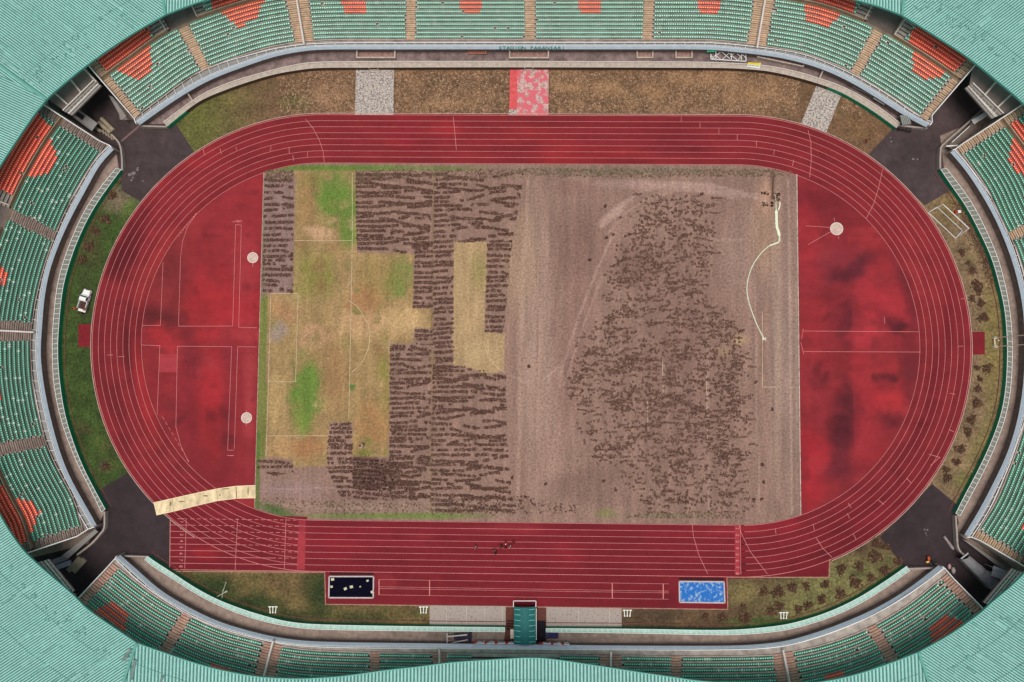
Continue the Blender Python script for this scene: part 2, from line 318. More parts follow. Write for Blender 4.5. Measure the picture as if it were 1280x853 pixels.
# D areas
def d_col(px,py,X,Y):
    C=np.zeros(px.shape+(3,))+L3((132,40,46))
    B=[(270,270,40,35,(126,38,44),.7,0),(230,300,14,50,(150,50,54),.5,.5),(270,370,44,30,(160,42,48),.8,0),(215,360,18,70,(110,40,42),.7,.1),(200,400,26,14,(90,32,36),.8,0),(310,330,12,40,(150,50,56),.7,0),
       (256,420,16,12,(176,48,54),.8,0),(207,420,16,12,(176,46,52),.8,0),(300,417,18,9,(170,60,64),.7,0),(232,418,12,9,(96,34,40),.7,0),(265,500,14,60,(158,40,46),.7,0),(235,490,12,70,(122,36,44),.7,0),(285,520,10,80,(118,38,46),.6,0),(312,500,8,60,(168,66,70),.5,0),(240,450,10,14,(100,34,40),.6,0),(260,600,40,20,(128,38,46),.6,0),
       (1060,400,40,40,(118,38,46),.7,0),(1040,330,36,30,(128,44,54),.8,0),(1090,290,16,14,(158,48,54),.75,0),(1075,330,22,10,(88,32,42),.8,-.7),(1050,345,20,9,(84,30,40),.85,-.2),(1100,370,26,34,(152,42,50),.8,.2),(1125,385,22,14,(152,44,52),.7,0),(1085,405,12,24,(160,44,54),.7,0),(1060,405,12,26,(92,30,40),.8,0),(1120,408,14,9,(78,26,36),.9,0),(1140,400,8,14,(86,30,38),.7,0),
       (1030,260,30,20,(108,32,40),.7,0),(1020,420,18,60,(150,42,50),.5,0),(1075,450,12,26,(160,44,52),.7,0),(1100,470,22,16,(154,46,50),.75,0),(1105,472,16,6,(76,28,36),.9,.1),(1118,500,14,18,(160,44,48),.85,.2),(1095,500,20,22,(160,42,50),.7,0),(1112,528,14,10,(100,32,40),.85,0),(1080,540,20,36,(150,44,52),.7,0),(1050,540,14,50,(80,28,38),.85,0),(1060,500,12,20,(84,32,40),.8,0),(1020,490,20,40,(148,48,56),.7,0),(1015,580,14,40,(158,36,46),.7,0),(1045,590,30,20,(100,34,44),.7,0),(1100,570,22,10,(150,40,46),.5,-.6),(1140,470,12,40,(90,32,40),.6,.1),(1065,280,14,16,(120,36,42),.5,0),(1012,310,12,40,(150,40,48),.6,0),(1138,360,8,50,(92,32,40),.6,-.3)]
    for a,b,c,d,e,f,r in B: C=blob(C,px,py,a,b,c*1.5,d*1.4,e,min(1,f*1.05),rot=r,nz=0.75,seed=int(a)%17,hard=1.6)
    rs_=random.Random(9)
    for _ in range(34):
        x,y=rs_.uniform(175,325),rs_.uniform(215,610); C=patchy(C,px,py,x,y,rs_.uniform(4,18),rs_.uniform(3,16),rs_.choice([(92,30,36),(100,32,38),(150,54,58),(110,40,42)]),rs_.uniform(.25,.55),rot=rs_.uniform(-1,1),seed=_%23,nf=3.5)
    rs_=random.Random(10)
    for _ in range(44):
        x,y=rs_.uniform(1000,1150),rs_.uniform(225,640); C=patchy(C,px,py,x,y,rs_.uniform(4,20),rs_.uniform(3,16),rs_.choice([(84,28,34),(92,30,38),(154,48,54),(110,40,44)]),rs_.uniform(.25,.55),rot=rs_.uniform(-1,1),seed=_%23,nf=3.5)
    # paint lots laid in different rolls
    C=pol(C,px,py,[(178,407.5),(321,410),(321,434),(178,432)],(130,38,44),0.4)
    C=pol(C,px,py,[(1064,380),(1087,380),(1090,500),(1093,575),(1068,570),(1066,470)],(150,44,52),0.35)
    n=fb(X,Y,9,31); n2=fb(X,Y*0.35,2.4,35); n3=fb(X,Y,20,39); return C*(0.50+0.4*n+0.2*n2+.4*n3)[...,None]
XP=54.35
quadgrid('end_zone_surface',[(-80,-37),(-XP,-37),(-XP,37),(-80,37)],90,230,0.010,d_col,m_track,rt,mask=lambda X,Y:np.hypot(np.maximum(np.abs(X)-HL,0),Y)<RI+0.6)
quadgrid('end_zone_surface',[(XP,-37),(80,-37),(80,37),(XP,37)],90,230,0.010,d_col,m_track,rt,mask=lambda X,Y:np.hypot(np.maximum(np.abs(X)-HL,0),Y)<RI+0.6)
# faded pink patches
mp=mat('faded_pink_rubber',(158,52,62),amt=0.15,scale=1.0)
b=MB()
for poly in ([(199,443),(221.5,443),(221,465.5),(198.5,465.5)],):
    b.face([(*p,0.02) for p in UP(poly)],mp)
for poly in ([(373,664),(382,664),(381,712),(371,712)],[(918.3,656.5),(924.3,657),(924.6,718),(918.6,718)]): b.face([(*p,0.032) for p in UP(poly)],mp)
b.face([(*p,0.0255) for p in UP([(373,649),(382,649),(382,664),(373,664)])],mat('faded_red_rubber',(142,44,54)))
b.build('pink_rubber_patch',None,rt)
# lines
b=MB()
for i in range(NL+1):
    o=oval(RI+i*LW+0.03,n=110); b.ribbon(np.vstack([o,o[1:2]])[:len(o)+1],0.068 if i<NL else 0.09,0.026+0.0003*i)
b.build('lane_lines',m_line,rt)
# outer kerb
b=MB(); o=oval(RO_+0.33,n=110); keep=[q for q in o]
seg=[]
for q in o:
    x,y=q; px,py=P(x,y)
    if y<-40 and 205<px<1037 : 
        if len(seg)>1: b.wall(seg,0.14,0,0.06)
        seg=[]
    else: seg.append(q)
if len(seg)>1: b.wall(seg,0.14,0,0.06)
b.build('track_kerb',mat('kerb_concrete',(176,150,138),amt=0.3,scale=0.8),rt)
def LN_(name,lst,w=0.085,z=0.03,parent=rt,m=m_line):
    b=MB()
    for i,pl in enumerate(lst): b.ribbon(UP(pl),w,z+0.0004*(i%8))
    return b.build(name,m,parent)
# sprint chute lines (left part of the home straight)
def hy(i,x): # y pixel of straight lane line i at pixel x
    q=U(x,680); return P(q[0],-(RI+i*LW+0.03))[1]
L=[]
for i in range(9):
    x1=(212,245,330,330,330,330,330,330,383)[0]
    sol=[235,245,262,285,300,325,345,372,383][i]
    if i==8: L.append([(212,hy(i,212)),(300,hy(i,300)),(386,hy(i,386))]); continue
    if i>=1: L.append([(213,hy(i,213)),(sol,hy(i,sol))])
    else: L.append([(222,hy(i,222)),(232,hy(i,232))])
    x=sol+3
    while x<372: L.append([(x,hy(i,x)),(x+5,hy(i,x+5))]); x+=8
LN_('sprint_lane_lines',L,0.085,0.036)
LN_('edge_lines',[[(213,648),(212.2,712.5)],[(212,714.3),(406,715.6),(407,755.5),(637,758.6),(909.5,762),(908.6,721.6),(1036.6,722.2),(1037.3,699)]],0.16,0.04,m=mat('edge_strip',(176,120,112),amt=0.3,scale=1))
L=[[(233,648),(231,711)],[(297,648),(294,712)],[(357.5,648),(355.5,712)],
   [(382,149.5),(391,160),(399,175),(404,190),(405.5,204)],[(566.5,146),(568.5,165),(570.5,188)],
   [(1010,163),(1013.5,178),(1014,200),(1012,222)],[(1103,212),(1099,232),(1092,255),(1083,273)],
   [(865,654.5),(867,672),(874,695),(884.5,717.5)],[(923.8,655),(926.5,667),(938,690),(959,717.5)],[(925.2,655.5),(926,718)],
   [(1020,672),(1028,685),(1040,697)],
   [(1175,571.5),(1163,582)],[(1161,568),(1175,572)]]
for x,l in ((842,0),(876,1),(910,2),(944,3),(979,4)):
    q=U(x*1.0,150)
for a,b2 in (((851.5,146),(851.5,153)),((875,153.5),(875,160)),((898.5,160.5),(898.5,168)),((921.5,168),(921.5,175.5)),((945.5,176),(945.5,184)),
  ((968,187),(967,194)),((992,200),(990.5,208)),((366,194),(367,201)),((361.5,184),(361.5,192)),((384.5,190),(384.5,197)),((339,183),(338,189)),
  ((254,187),(256,195)),((295,184),(296,188)),((275,186),(277,193)),
  ((1205,373),(1201,374)),((1198,433),(1204,433)),((1187,492),(1194,493)),((1186,537),(1192,540)),
  ((1133,598),(1139,604)),((1098,625),(1105,631)),((1059,641.5),(1062,648.5)),((1060,629),(1064,635)),((1016,655),(1018,663)),((969,661),(970,668)),((1067,668),(1070,675))):
    L.append([a,b2])
for y0 in (428,):
    L+= [[(134,444),(141,444)],[(148,446),(156,446)]]
LN_('start_marks',L,0.08,0.034)
L=[[(245.8,267),(234,285),(228,303),(225.7,323),(223.2,407.9),(290.9,407.9),(294.6,281)],[(301.7,282),(298.4,409.4),(321,410)],[(203.9,328),(200.6,407),(178.6,407)],
   [(176.8,431.5),(199.9,432.3),(196.4,518.8)],[(235.7,578),(226,557),(219.9,533.8),(221.9,433),(289.7,433.5),(284.6,562.7)],[(292.9,561.4),(297.2,433.5),(321,434)],
   [(294.8,281),(301.7,281.5)],[(298,275.5),(298,279)],[(294,276),(303,276)],[(284.6,563),(292.6,563)],[(287,569.8),(292,569.8)],
   [(1003.8,414),(1149,415)],[(1004.5,439.7),(1151,440.3)],[(1004,411),(1002,424)],[(1001,428),(1004.6,443)],
   [(1038,284.5),(1007,282.5)],[(1038,290),(1010,306)],[(1042.5,272),(1043.2,277)],[(1048,295),(1048.5,299)],[(1105,396),(1106,405)],
   [(320,322),(324,322)],[(316,313),(316,316)],[(316,329),(316,334)],[(308,513),(308,516)],[(308,529),(308,533)]]
# dashed tangent lines
for s,e in (((245,267),(222,297)),((203,521),(238,580))):
    n=9
    for i in range(n):
        a=i/n; b2=(i+0.6)/n; L.append([(s[0]+(e[0]-s[0])*a,s[1]+(e[1]-s[1])*a),(s[0]+(e[0]-s[0])*b2,s[1]+(e[1]-s[1])*b2)])
LN_('field_event_lines',L,0.07,0.022)
L=[]
def ry(y,x): return y+(x-473)*0.0152
for y in (724.5,733.6,735.8,743.7): L.append([(473.5,y),(836,ry(y,836))])
LN_('runway_lines',L,0.062,0.030)
LN_('runway_cross_marks',[[(x,ry(724.5,x)),(x,ry(743.7,x))] for x in (473.8,537,765.3,829)],0.17,0.034)
LN_('end_zone_marks',[[(290,277.5),(302,277.5)],[(283.5,569.5),(292.5,569.7)]],0.07,0.024)
# lane numbers
def text_mesh(s,size,name,m,parent,loc,rot,ext_=0.0,align='CENTER'):
    cu=bpy.data.curves.new(name,'FONT'); cu.body=s; cu.size=size; cu.align_x=align; cu.align_y='CENTER'; cu.extrude=ext_; cu.resolution_u=3
    t=bpy.data.objects.new(name,cu); COL.objects.link(t); dg=bpy.context.evaluated_depsgraph_get(); me=bpy.data.meshes.new_from_object(t.evaluated_get(dg)); bpy.data.objects.remove(t)
    me.materials.clear(); me.materials.append(m); o=bpy.data.objects.new(name,me); o.location=loc; o.rotation_euler=rot; link(o,parent); return o
for i in range(8):
    for x,rz in ((227.5-i*0.2,-math.pi/2),(921.6,-math.pi/2)):
        q=U(x,(hy(i,x)+hy(i+1,x))/2); text_mesh(str(i+1),0.95,'lane_number',m_line,rt,(q[0],q[1],0.045),(0,0,rz))
# ---------------- pitch
m_pitch=mat('pitch_soil',attr=True,amt=0.36,scale=2.2,amt2=0.2,scale2=0.6,stretch=(1.0,0.12,1),bump=0.35,bscale=4.0,detail=8)
def pitch_col(px,py,X,Y):
    C=np.zeros(px.shape+(3,))+L3((138,110,98))
    n=fb(px,py,40,41); st=vnoise(px,py*0.02,5,43)
    C*= (0.9+0.2*n)[...,None]
    for a,b,c,d,e,f,r in [(670,420,24,230,(158,131,117),.8,0),(650,330,26,80,(164,138,110),.5,.1),(730,300,40,80,(122,92,84),.7,.2),(720,420,22,120,(134,102,92),.7,.1),(690,560,40,60,(152,122,110),.6,0),
         (745,600,60,26,(108,82,74),.5,-.15),(760,625,60,14,(112,86,78),.35,0),(850,450,70,180,(122,93,85),.6,0),(790,330,30,40,(112,84,78),.7,0),(930,330,40,70,(150,124,114),.5,0),
         (955,300,24,70,(158,128,106),.6,0),(958,250,16,30,(168,132,112),.9,0),(970,420,10,200,(160,138,122),.6,0),(985,430,8,220,(146,124,116),.6,0),(925,425,12,10,(176,150,112),.7,0),(905,440,16,8,(168,140,108),.5,0),
         (830,232,90,7,(170,140,130),.7,.03),(770,265,30,8,(174,146,134),.75,-.7),(900,240,60,6,(168,140,130),.6,.12),(720,235,30,12,(128,94,86),.6,0),(450,620,140,20,(140,110,104),.6,0),(360,612,50,14,(140,114,112),.6,0)]:
        C=blob(C,px,py,a,b,c,d,e,f,rot=r,nz=0.25,seed=int(a)%13)
    C*=(0.88+0.12*st+0.12*fb(px,py,14,51))[...,None]
    for pl_,w_,c_,a_ in (([(752,284),(768,262),(800,240),(840,229),(890,231),(925,240),(958,253)],2.2,(166,138,126),.6),([(760,292),(780,268),(806,250),(845,238),(890,240),(925,250)],1.6,(164,134,122),.5),
      ([(700,470),(722,400),(745,340),(768,290)],1.8,(168,140,128),.6),([(706,480),(730,405),(753,345)],1.4,(168,140,128),.5),([(690,600),(694,520),(700,460)],3,(164,136,122),.4),([(640,470),(655,478),(680,474),(700,458)],1.2,(176,150,140),.5),
      ([(660,218),(656,330),(650,450),(648,620)],2,(170,142,126),.5),([(668,250),(672,420),(668,600)],1.2,(128,98,90),.5),([(705,240),(700,330),(690,420)],2.2,(124,94,86),.5),([(940,260),(944,380),(946,520),(950,640)],1.2,(170,140,126),.5),([(962,300),(966,480),(968,640)],2.5,(118,92,82),.35),
      ([(985,225),(988,400),(990,640)],1.6,(176,150,134),.45),([(330,630),(420,636),(520,634)],2,(168,142,130),.4),([(332,612),(420,610)],1.5,(166,140,132),.4),([(880,300),(930,300)],2,(168,140,130),.4),([(830,450),(838,560),(836,630)],1.2,(160,132,120),.5),([(884,390),(886,640)],1.2,(166,138,124),.6)):
        C=streak(C,px,py,pl_,w_,c_,a_)
    # dense heaped area beneath clods slightly darker
    GA=[(369,212),(445,212),(446,315),(518,318),(516,386),(541,386),(541,410),(518,410),(516,428),(488,430),(486,572),(440,570),(441,528),(412,528),(408,583),(366,584),(366,575),(332,572),(334,367),(366,366)]
    wob=(fb(px,py,9,47)-0.5)*3+(fb(px,py,3.2,49)-.5)*3
    mk=inpoly(px+wob,py+wob,GA); G=np.zeros_like(C)+L3((150,124,84))
    n3=fb(px,py,26,48)[...,None]; G=G*(0.78+0.44*n3)
    for a,b,c,d,e,f,r in [(420,250,30,46,(98,122,52),1,-.5),(405,225,34,14,(96,120,52),.95,0),(435,290,14,24,(96,120,50),.9,0),(396,225,12,22,(140,118,74),.5,.5),(382,250,14,40,(150,118,78),.8,0),(450,270,2,10,(60,60,30),0,0),
         (398,291,20,10,(188,150,118),.8,.2),(395,345,32,36,(122,120,58),.8,0),(498,348,20,34,(104,122,60),1,0),(475,350,34,30,(142,122,70),.5,0),(505,400,34,22,(186,154,110),.8,0),(455,380,26,30,(160,112,76),.6,0),(450,405,40,26,(186,150,112),.6,0),
         (384,490,26,52,(98,122,52),1,.05),(378,525,14,20,(104,126,50),.8,0),(347,415,14,16,(146,128,116),.9,0),(360,392,16,16,(170,124,90),.6,0),(355,560,34,20,(176,138,96),.7,0),(385,560,26,18,(156,110,74),.8,0),(343,500,12,40,(176,148,100),.6,0),
         (395,420,26,18,(184,140,112),.6,0),(470,530,26,40,(156,116,76),.8,0),(480,470,10,60,(124,118,58),.8,0),(420,470,18,50,(148,112,76),.6,0),(345,385,12,16,(162,120,84),.6,0),(455,566,16,6,(110,112,50),.9,0),(485,565,10,5,(120,116,56),.7,0),(440,484,5,5,(48,112,44),.9,0),(446,363,4,4,(70,112,50),.9,0),(448,243,3,6,(60,100,44),.8,0)]:
        G=patchy(G,px,py,a,b,c,d,e,f,rot=r,seed=int(a)%19)
    rs_=random.Random(4)
    for _ in range(90):
        x,y=rs_.uniform(330,540),rs_.uniform(212,585); G=patchy(G,px,py,x,y,rs_.uniform(3,13),rs_.uniform(3,15),rs_.choice([(118,112,62),(168,138,98),(134,102,68),(104,114,58),(176,150,112),(146,116,82)]),rs_.uniform(.3,.65),rot=rs_.uniform(-1,1),seed=_%23,nf=2.6)
    G=G*(0.8+0.4*fb(px,py,3.0,57))[...,None]
    C[mk]=G[mk]
    GB=[(567,303),(608,303),(606,415),(631,418),(630,465),(600,466),(590,460),(566,456)]
    mk=inpoly(px+wob*0.6,py,GB); G=np.zeros_like(C)+L3((164,138,102))*(0.85+0.3*n3)
    G=blob(G,px,py,598,340,14,30,(132,122,72),.7); G=blob(G,px,py,600,440,24,20,(184,158,118),.6); C[mk]=G[mk]
    # green rims
    C=pol(C,px,py,[(319,376),(334,370),(332,574),(319,574)],(112,118,56),0.9)
    C=pol(C,px,py,[(318,540),(325,540),(324,640),(318,640)],(84,108,44),0.8)
    C=blob(C,px,py,330,330,3.5,130,(96,110,50),.8); C=blob(C,px,py,420,210,170,5,(88,118,40),.95); C=blob(C,px,py,560,211,60,4,(104,110,60),.8)
    C=blob(C,px,py,480,645,170,5,(96,120,50),.9,nz=.2); C=blob(C,px,py,345,638,34,9,(60,92,40),.9,rot=.35); C=blob(C,px,py,757,641,24,9,(116,122,66),.75,nz=.6); C=blob(C,px,py,830,645,90,4,(120,112,84),.6)
    C=blob(C,px,py,780,214,220,7,(112,102,84),.7,nz=.2); C=blob(C,px,py,480,630,170,12,(132,112,96),.5,nz=.3)
    C=pol(C,px,py,[(540.3,214),(542.8,214),(541,470),(540,640),(537.5,640),(538.6,470)],(122,104,70),0.7)
    # freshly dug dark soil
    C=pol(C,px+wob,py+wob,[(440,569),(470,571),(487,576),(502,586),(498,600),(480,613),(441,610)],(80,56,48),0.6)
    C=blob(C,px,py,470,620,60,10,(110,80,74),.5)
    C=pol(C,px,py,[(331,218),(369,218),(366,366),(327,368)],(132,108,106),0.6)
    C=blob(C,px,py,966,230,3,26,(96,72,62),.8); C=blob(C,px,py,996,420,3,240,(150,136,124),.6)
    return C
quadgrid('pitch',[(-XP,-36.6),(XP,-36.6),(XP,36.6),(-XP,36.6)],320,215,0.014,pitch_col,m_pitch,kind='structure')
fm=mat('faded_chalk',(190,170,140),amt=0.35,scale=1.2)
pl=MB()
for i,l in enumerate([[(440.4,216),(440.4,301),(439,374),(438,427),(436,524)],[(367.6,301),(440.4,301)],[(338,367),(372.7,367),(371,427),(369.4,477.4),(335,477.4)],[(338.5,367),(335,500),(332.5,570)],[(332.5,545),(411.5,545)],
  [(434,374.8),(445.4,382),(453,392),(460.4,406),(462.5,420),(461,434),(455.4,448.6),(448,459),(439,466)],[(604,427),(610,445),(622,460),(632,467)],[(953,390),(953,484),(976,484)],[(828,450),(829,492)],[(883,470),(884.5,550)],[(809,500),(810,540)]]):
    pl.ribbon(UP(l),0.10,0.02+0.0004*i)
pl.build('pitch_lines',fm,None,kind='structure')
# white edging of the pitch sides
b=MB(); b.ribbon([(XP+0.05,-34.0),(XP+0.02,34.3)],0.16,0.024); b.ribbon([(-XP,34.2),(-XP-0.02,-33.8)],0.07,0.024); b.build('pitch_edging',mat('edging',(186,172,160),amt=0.5,scale=1.0),kind='structure')
# ---------------- clods
m_clod=mat('clod_soil',(92,66,57),rough=0.95,amt=0.5,scale=2.5,detail=4)
m_clod2=mat('clod_dry',(128,98,86),rough=0.95,amt=0.4,scale=2.5,detail=4)
OCT=np.array([(1,0,0),(0,1,0),(-1,0,0),(0,-1,0),(0,0,1),(.7,.7,.5),(-.7,-.6,.5)])
def clod(b,x,y,s,m,z=0.0):
    a=R.random()*6.28; ca,sa=math.cos(a),math.sin(a); h=s*R.uniform(0.8,1.5); V=[]
    for i in range(5):
        t=a+i*1.2566; r=s*R.uniform(0.7,1.3); V.append((x+r*math.cos(t),y+r*math.sin(t),z))
    tx,ty=x+R.uniform(-.4,.4)*s,y+R.uniform(-.4,.4)*s
    for i in range(3):
        t=a+i*2.1; r=s*R.uniform(0.3,0.7); V.append((tx+r*math.cos(t),ty+r*math.sin(t),z+h*R.uniform(.6,1)))
    b.mesh(V,[(0,1,5),(1,2,6,5),(2,3,6),(3,4,7,6),(4,0,5,7),(5,6,7)],m)
cl=MB()
def mpp(): return 0.161
def ridges(poly,dy=6.2,step=2.3,gap=0.25,s=(0.11,0.21),wob=2.4,seed=1,slope=0.0,dry=0.2,dens=0.86):
    rr=random.Random(seed); xs=[p[0] for p in poly]; ys=[p[1] for p in poly]; y=min(ys)+3; k=0
    gx,gy=np.array([0.0]),np.array([0.0])
    while y<max(ys)-0.5:
        x=min(xs)+rr.uniform(0,3); on=True; left=rr.uniform(15,60); yy=y; dr=rr.uniform(-.05,.05)+slope
        while x<max(xs):
            left-=step
            if left<0:
                on=(not on) if rr.random()<0.8 else on; left=rr.uniform(7,38) if on else rr.uniform(3,12)*(gap*4)
                dr=rr.uniform(-.32,.32)+slope
                if rr.random()<0.4: yy=y+rr.uniform(-2.4,2.4)
            yy+=dr*step+rr.uniform(-.35,.35); yy+=(y-yy)*0.03
            if on and rr.random()<dens:
                rd=rr.uniform(.9,1.6); a0=rr.random()*6; nn_=rr.choice([4,5,5,6])
                for k_ in range(nn_):
                    qx,qy=x+rd*math.cos(a0+k_*6.283/nn_),yy+rd*math.sin(a0+k_*6.283/nn_)*rr.uniform(.8,1.3)
                    if inpoly([qx],[qy],poly)[0]:
                        w=U(qx,qy); clod(cl,w[0],w[1],rr.uniform(*s),m_clod2 if rr.random()<dry*.7 else m_clod,0.01)
                if rr.random()<.6 and inpoly([x],[yy],poly)[0]: w=U(x,yy); clod(cl,w[0],w[1],rr.uniform(.08,.14),m_clod2,0.01)
            x+=step
        y+=dy*rr.uniform(0.7,1.3)
ridges([(331,222),(368,222),(366,366),(327,368)],6.4,gap=.35,seed=1)
ridges([(444,216),(541,216),(541,240),(535,318),(446,314)],5.8,gap=.12,seed=2,dens=.98)
ridges([(519,300),(541,300),(541,386),(516,386)],6.0,gap=.15,seed=3,wob=3)
ridges([(543,216),(655,216),(648,262),(640,303),(567,303),(567,460),(541,470),(542,300)],6.0,gap=.25,seed=4,slope=-.06)
ridges([(609,303),(641,303),(636,345),(629,417),(606,415)],6.0,gap=.25,seed=5)
ridges([(518,411),(541,411),(541,432),(518,430)],5.8,gap=.1,seed=6)
ridges([(488,430),(539,430),(538,625),(486,625)],5.9,gap=.2,seed=7)
ridges([(541,455),(566,457),(632,468),(634,560),(642,640),(538,640)],5.9,gap=.15,seed=8,slope=.03)
ridges([(412,528),(441,528),(440,600),(438,625),(425,620),(408,583)],5.9,gap=.1,seed=9)
ridges([(441,571),(487,575),(500,588),(520,600),(538,625),(440,625)],6.2,gap=.35,seed=10,slope=.1,dry=0)
ridges([(322,574),(366,574),(367,590),(345,595),(322,588)],6.0,gap=.3,seed=11)
# rough margins of torn turf
def scatter(poly,n,s,m1,dry,seed,z=0.01):
    rr=random.Random(seed); xs=[p[0] for p in poly]; ys=[p[1] for p in poly]; k=0
    while k<n:
        x=rr.uniform(min(xs),max(xs)); y=rr.uniform(min(ys),max(ys))
        if inpoly([x],[y],poly)[0]:
            w=U(x,y); clod(cl,w[0],w[1],rr.uniform(*s),m_clod2 if rr.random()<dry else m1,z)
        k+=1
m_dg=mat('torn_turf',(104,96,66),amt=0.5,scale=2)
scatter([(332,213),(368,213),(368,226),(332,226)],150,(.12,.26),m_dg,.4,21)
scatter([(445,213),(655,211),(990,212),(990,221),(655,222),(446,228)],1500,(.10,.24),m_dg,.5,22)
scatter([(330,622),(640,634),(640,645),(370,642),(322,630)],500,(.10,.22),m_dg,.5,23)
scatter([(560,618),(645,618),(720,632),(720,642),(560,642)],420,(.10,.22),m_clod,.4,24)
scatter([(800,639),(930,640),(930,648),(780,648)],260,(.10,.22),m_dg,.6,25)
scatter([(640,300),(740,300),(720,500),(740,620),(640,620)],260,(.06,.14),m_clod2,.7,26)
# sparse clusters, arcs and rings on the right half
big=[(790,243),(892,245),(892,300),(886,375),(905,385),(932,402),(938,470),(938,560),(944,640),(815,641),(778,604),(738,576),(716,520),(706,470),(722,420),(750,392),(758,330),(784,285)]
rr=random.Random(77)
for k in range(2900):
    while True:
        x=rr.uniform(705,950); y=rr.uniform(240,642)
        if not inpoly([x],[y],big)[0]: continue
        ed=min((inpoly([x+q_],[y+r_],big)[0] for q_,r_ in ((14,0),(-14,0),(0,10),(0,-10))))
        if (not ed) and rr.random()<.55: continue
        nz_=float(fb(np.array([x*1.0]),np.array([y*1.6]),22,91)[0])
        if rr.random()<1.7*(nz_-.18): break
    t=rr.random()
    def bl(x,y,n_,r_):
        for q_ in range(n_):
            an=q_*6.283/n_+rr.random(); rd=r_*rr.uniform(.7,1.1)
            w=U(x+rd*math.cos(an),y+rd*math.sin(an)); clod(cl,w[0],w[1],rr.uniform(.08,.15),m_clod2 if rr.random()<.2 else m_clod,.01)
        w=U(x,y); clod(cl,w[0],w[1],rr.uniform(.08,.15),m_clod2,.02)
    if t<.22:
        L_=rr.uniform(4,14); sl=rr.uniform(-.25,.25); q=0
        while q<L_:
            bl(x+q,y+q*sl+rr.uniform(-.6,.6),4,rr.uniform(.7,1.2)); q+=rr.uniform(2.0,3.4)
    else: bl(x,y,rr.choice([4,5,6]),rr.uniform(1.0,1.7))
for x,y in ((757,258),(775,273),(877,243),(758,298),(766,293),(786,293),(737,325),(657,621),(682,605),(965,512),(945,478),(953,581),(954,603),(952,624),(942,625),(755,602),(770,612),(640,597),(661,458)):
    for _ in range(9):
        w=U(x+rr.uniform(-1.6,1.6),y+rr.uniform(-1.6,1.6)); clod(cl,w[0],w[1],rr.uniform(.12,.24),m_clod,.01)
scatter([(560,216),(998,216),(1000,640),(560,640)],2600,(.04,.10),m_clod2,.6,31)
scatter([(705,240),(950,240),(950,642),(720,642),(700,480)],1800,(.05,.11),m_clod,.3,32)
m_fresh=mat('clod_fresh',(54,34,28),amt=.4,scale=2)
for q_ in range(9):
    y_=573+q_*4.6; scatter([(442,y_),(470,y_+1),(500-q_*1.5,y_+8),(498-q_*1.5,y_+10.4),(470,y_+3.6),(442,y_+2.4)],150,(.10,.2),m_fresh,.0,60+q_)
cl.build('soil_clods',None,kind='stuff',label='dark broken soil clods lying in ridges, rings and rows over the stripped football pitch',cat='soil clods')

# ================================================================= BARRIER, PASSAGE, STANDS
m_pass=mat('passage_concrete',(142,124,114),amt=0.3,scale=0.9,amt2=0.22,scale2=0.2,bump=0.15,bscale=10)
m_passN=mat('passage_grimy',(122,104,102),amt=0.5,scale=0.7,amt2=0.3,scale2=0.25,detail=8)
m_conc=mat('barrier_concrete',(176,162,150),amt=0.25,scale=1.2)
m_cop=mat('coping_mint',(160,196,184),amt=0.2,scale=1.5)
m_green=mat('barrier_green',(22,128,92),rough=0.6,amt=0.15,scale=1.0)
m_white=mat('rail_white',(222,222,222),rough=0.5,amt=0.06,scale=3)
m_grey=mat('walkway_grey',(138,136,134),amt=0.2,scale=1.5)
m_blue=mat('fascia_pale_blue',(214,232,246),rough=0.6,amt=0.08,scale=0.8)
m_darkc=mat('recess_dark_concrete',(120,104,96),amt=0.3,scale=1)
m_brown=mat('barrier_foot_soil',(84,64,50),amt=0.3,scale=1)
m_screen=mat('barrier_screen',(120,122,112),amt=0.25,scale=2)
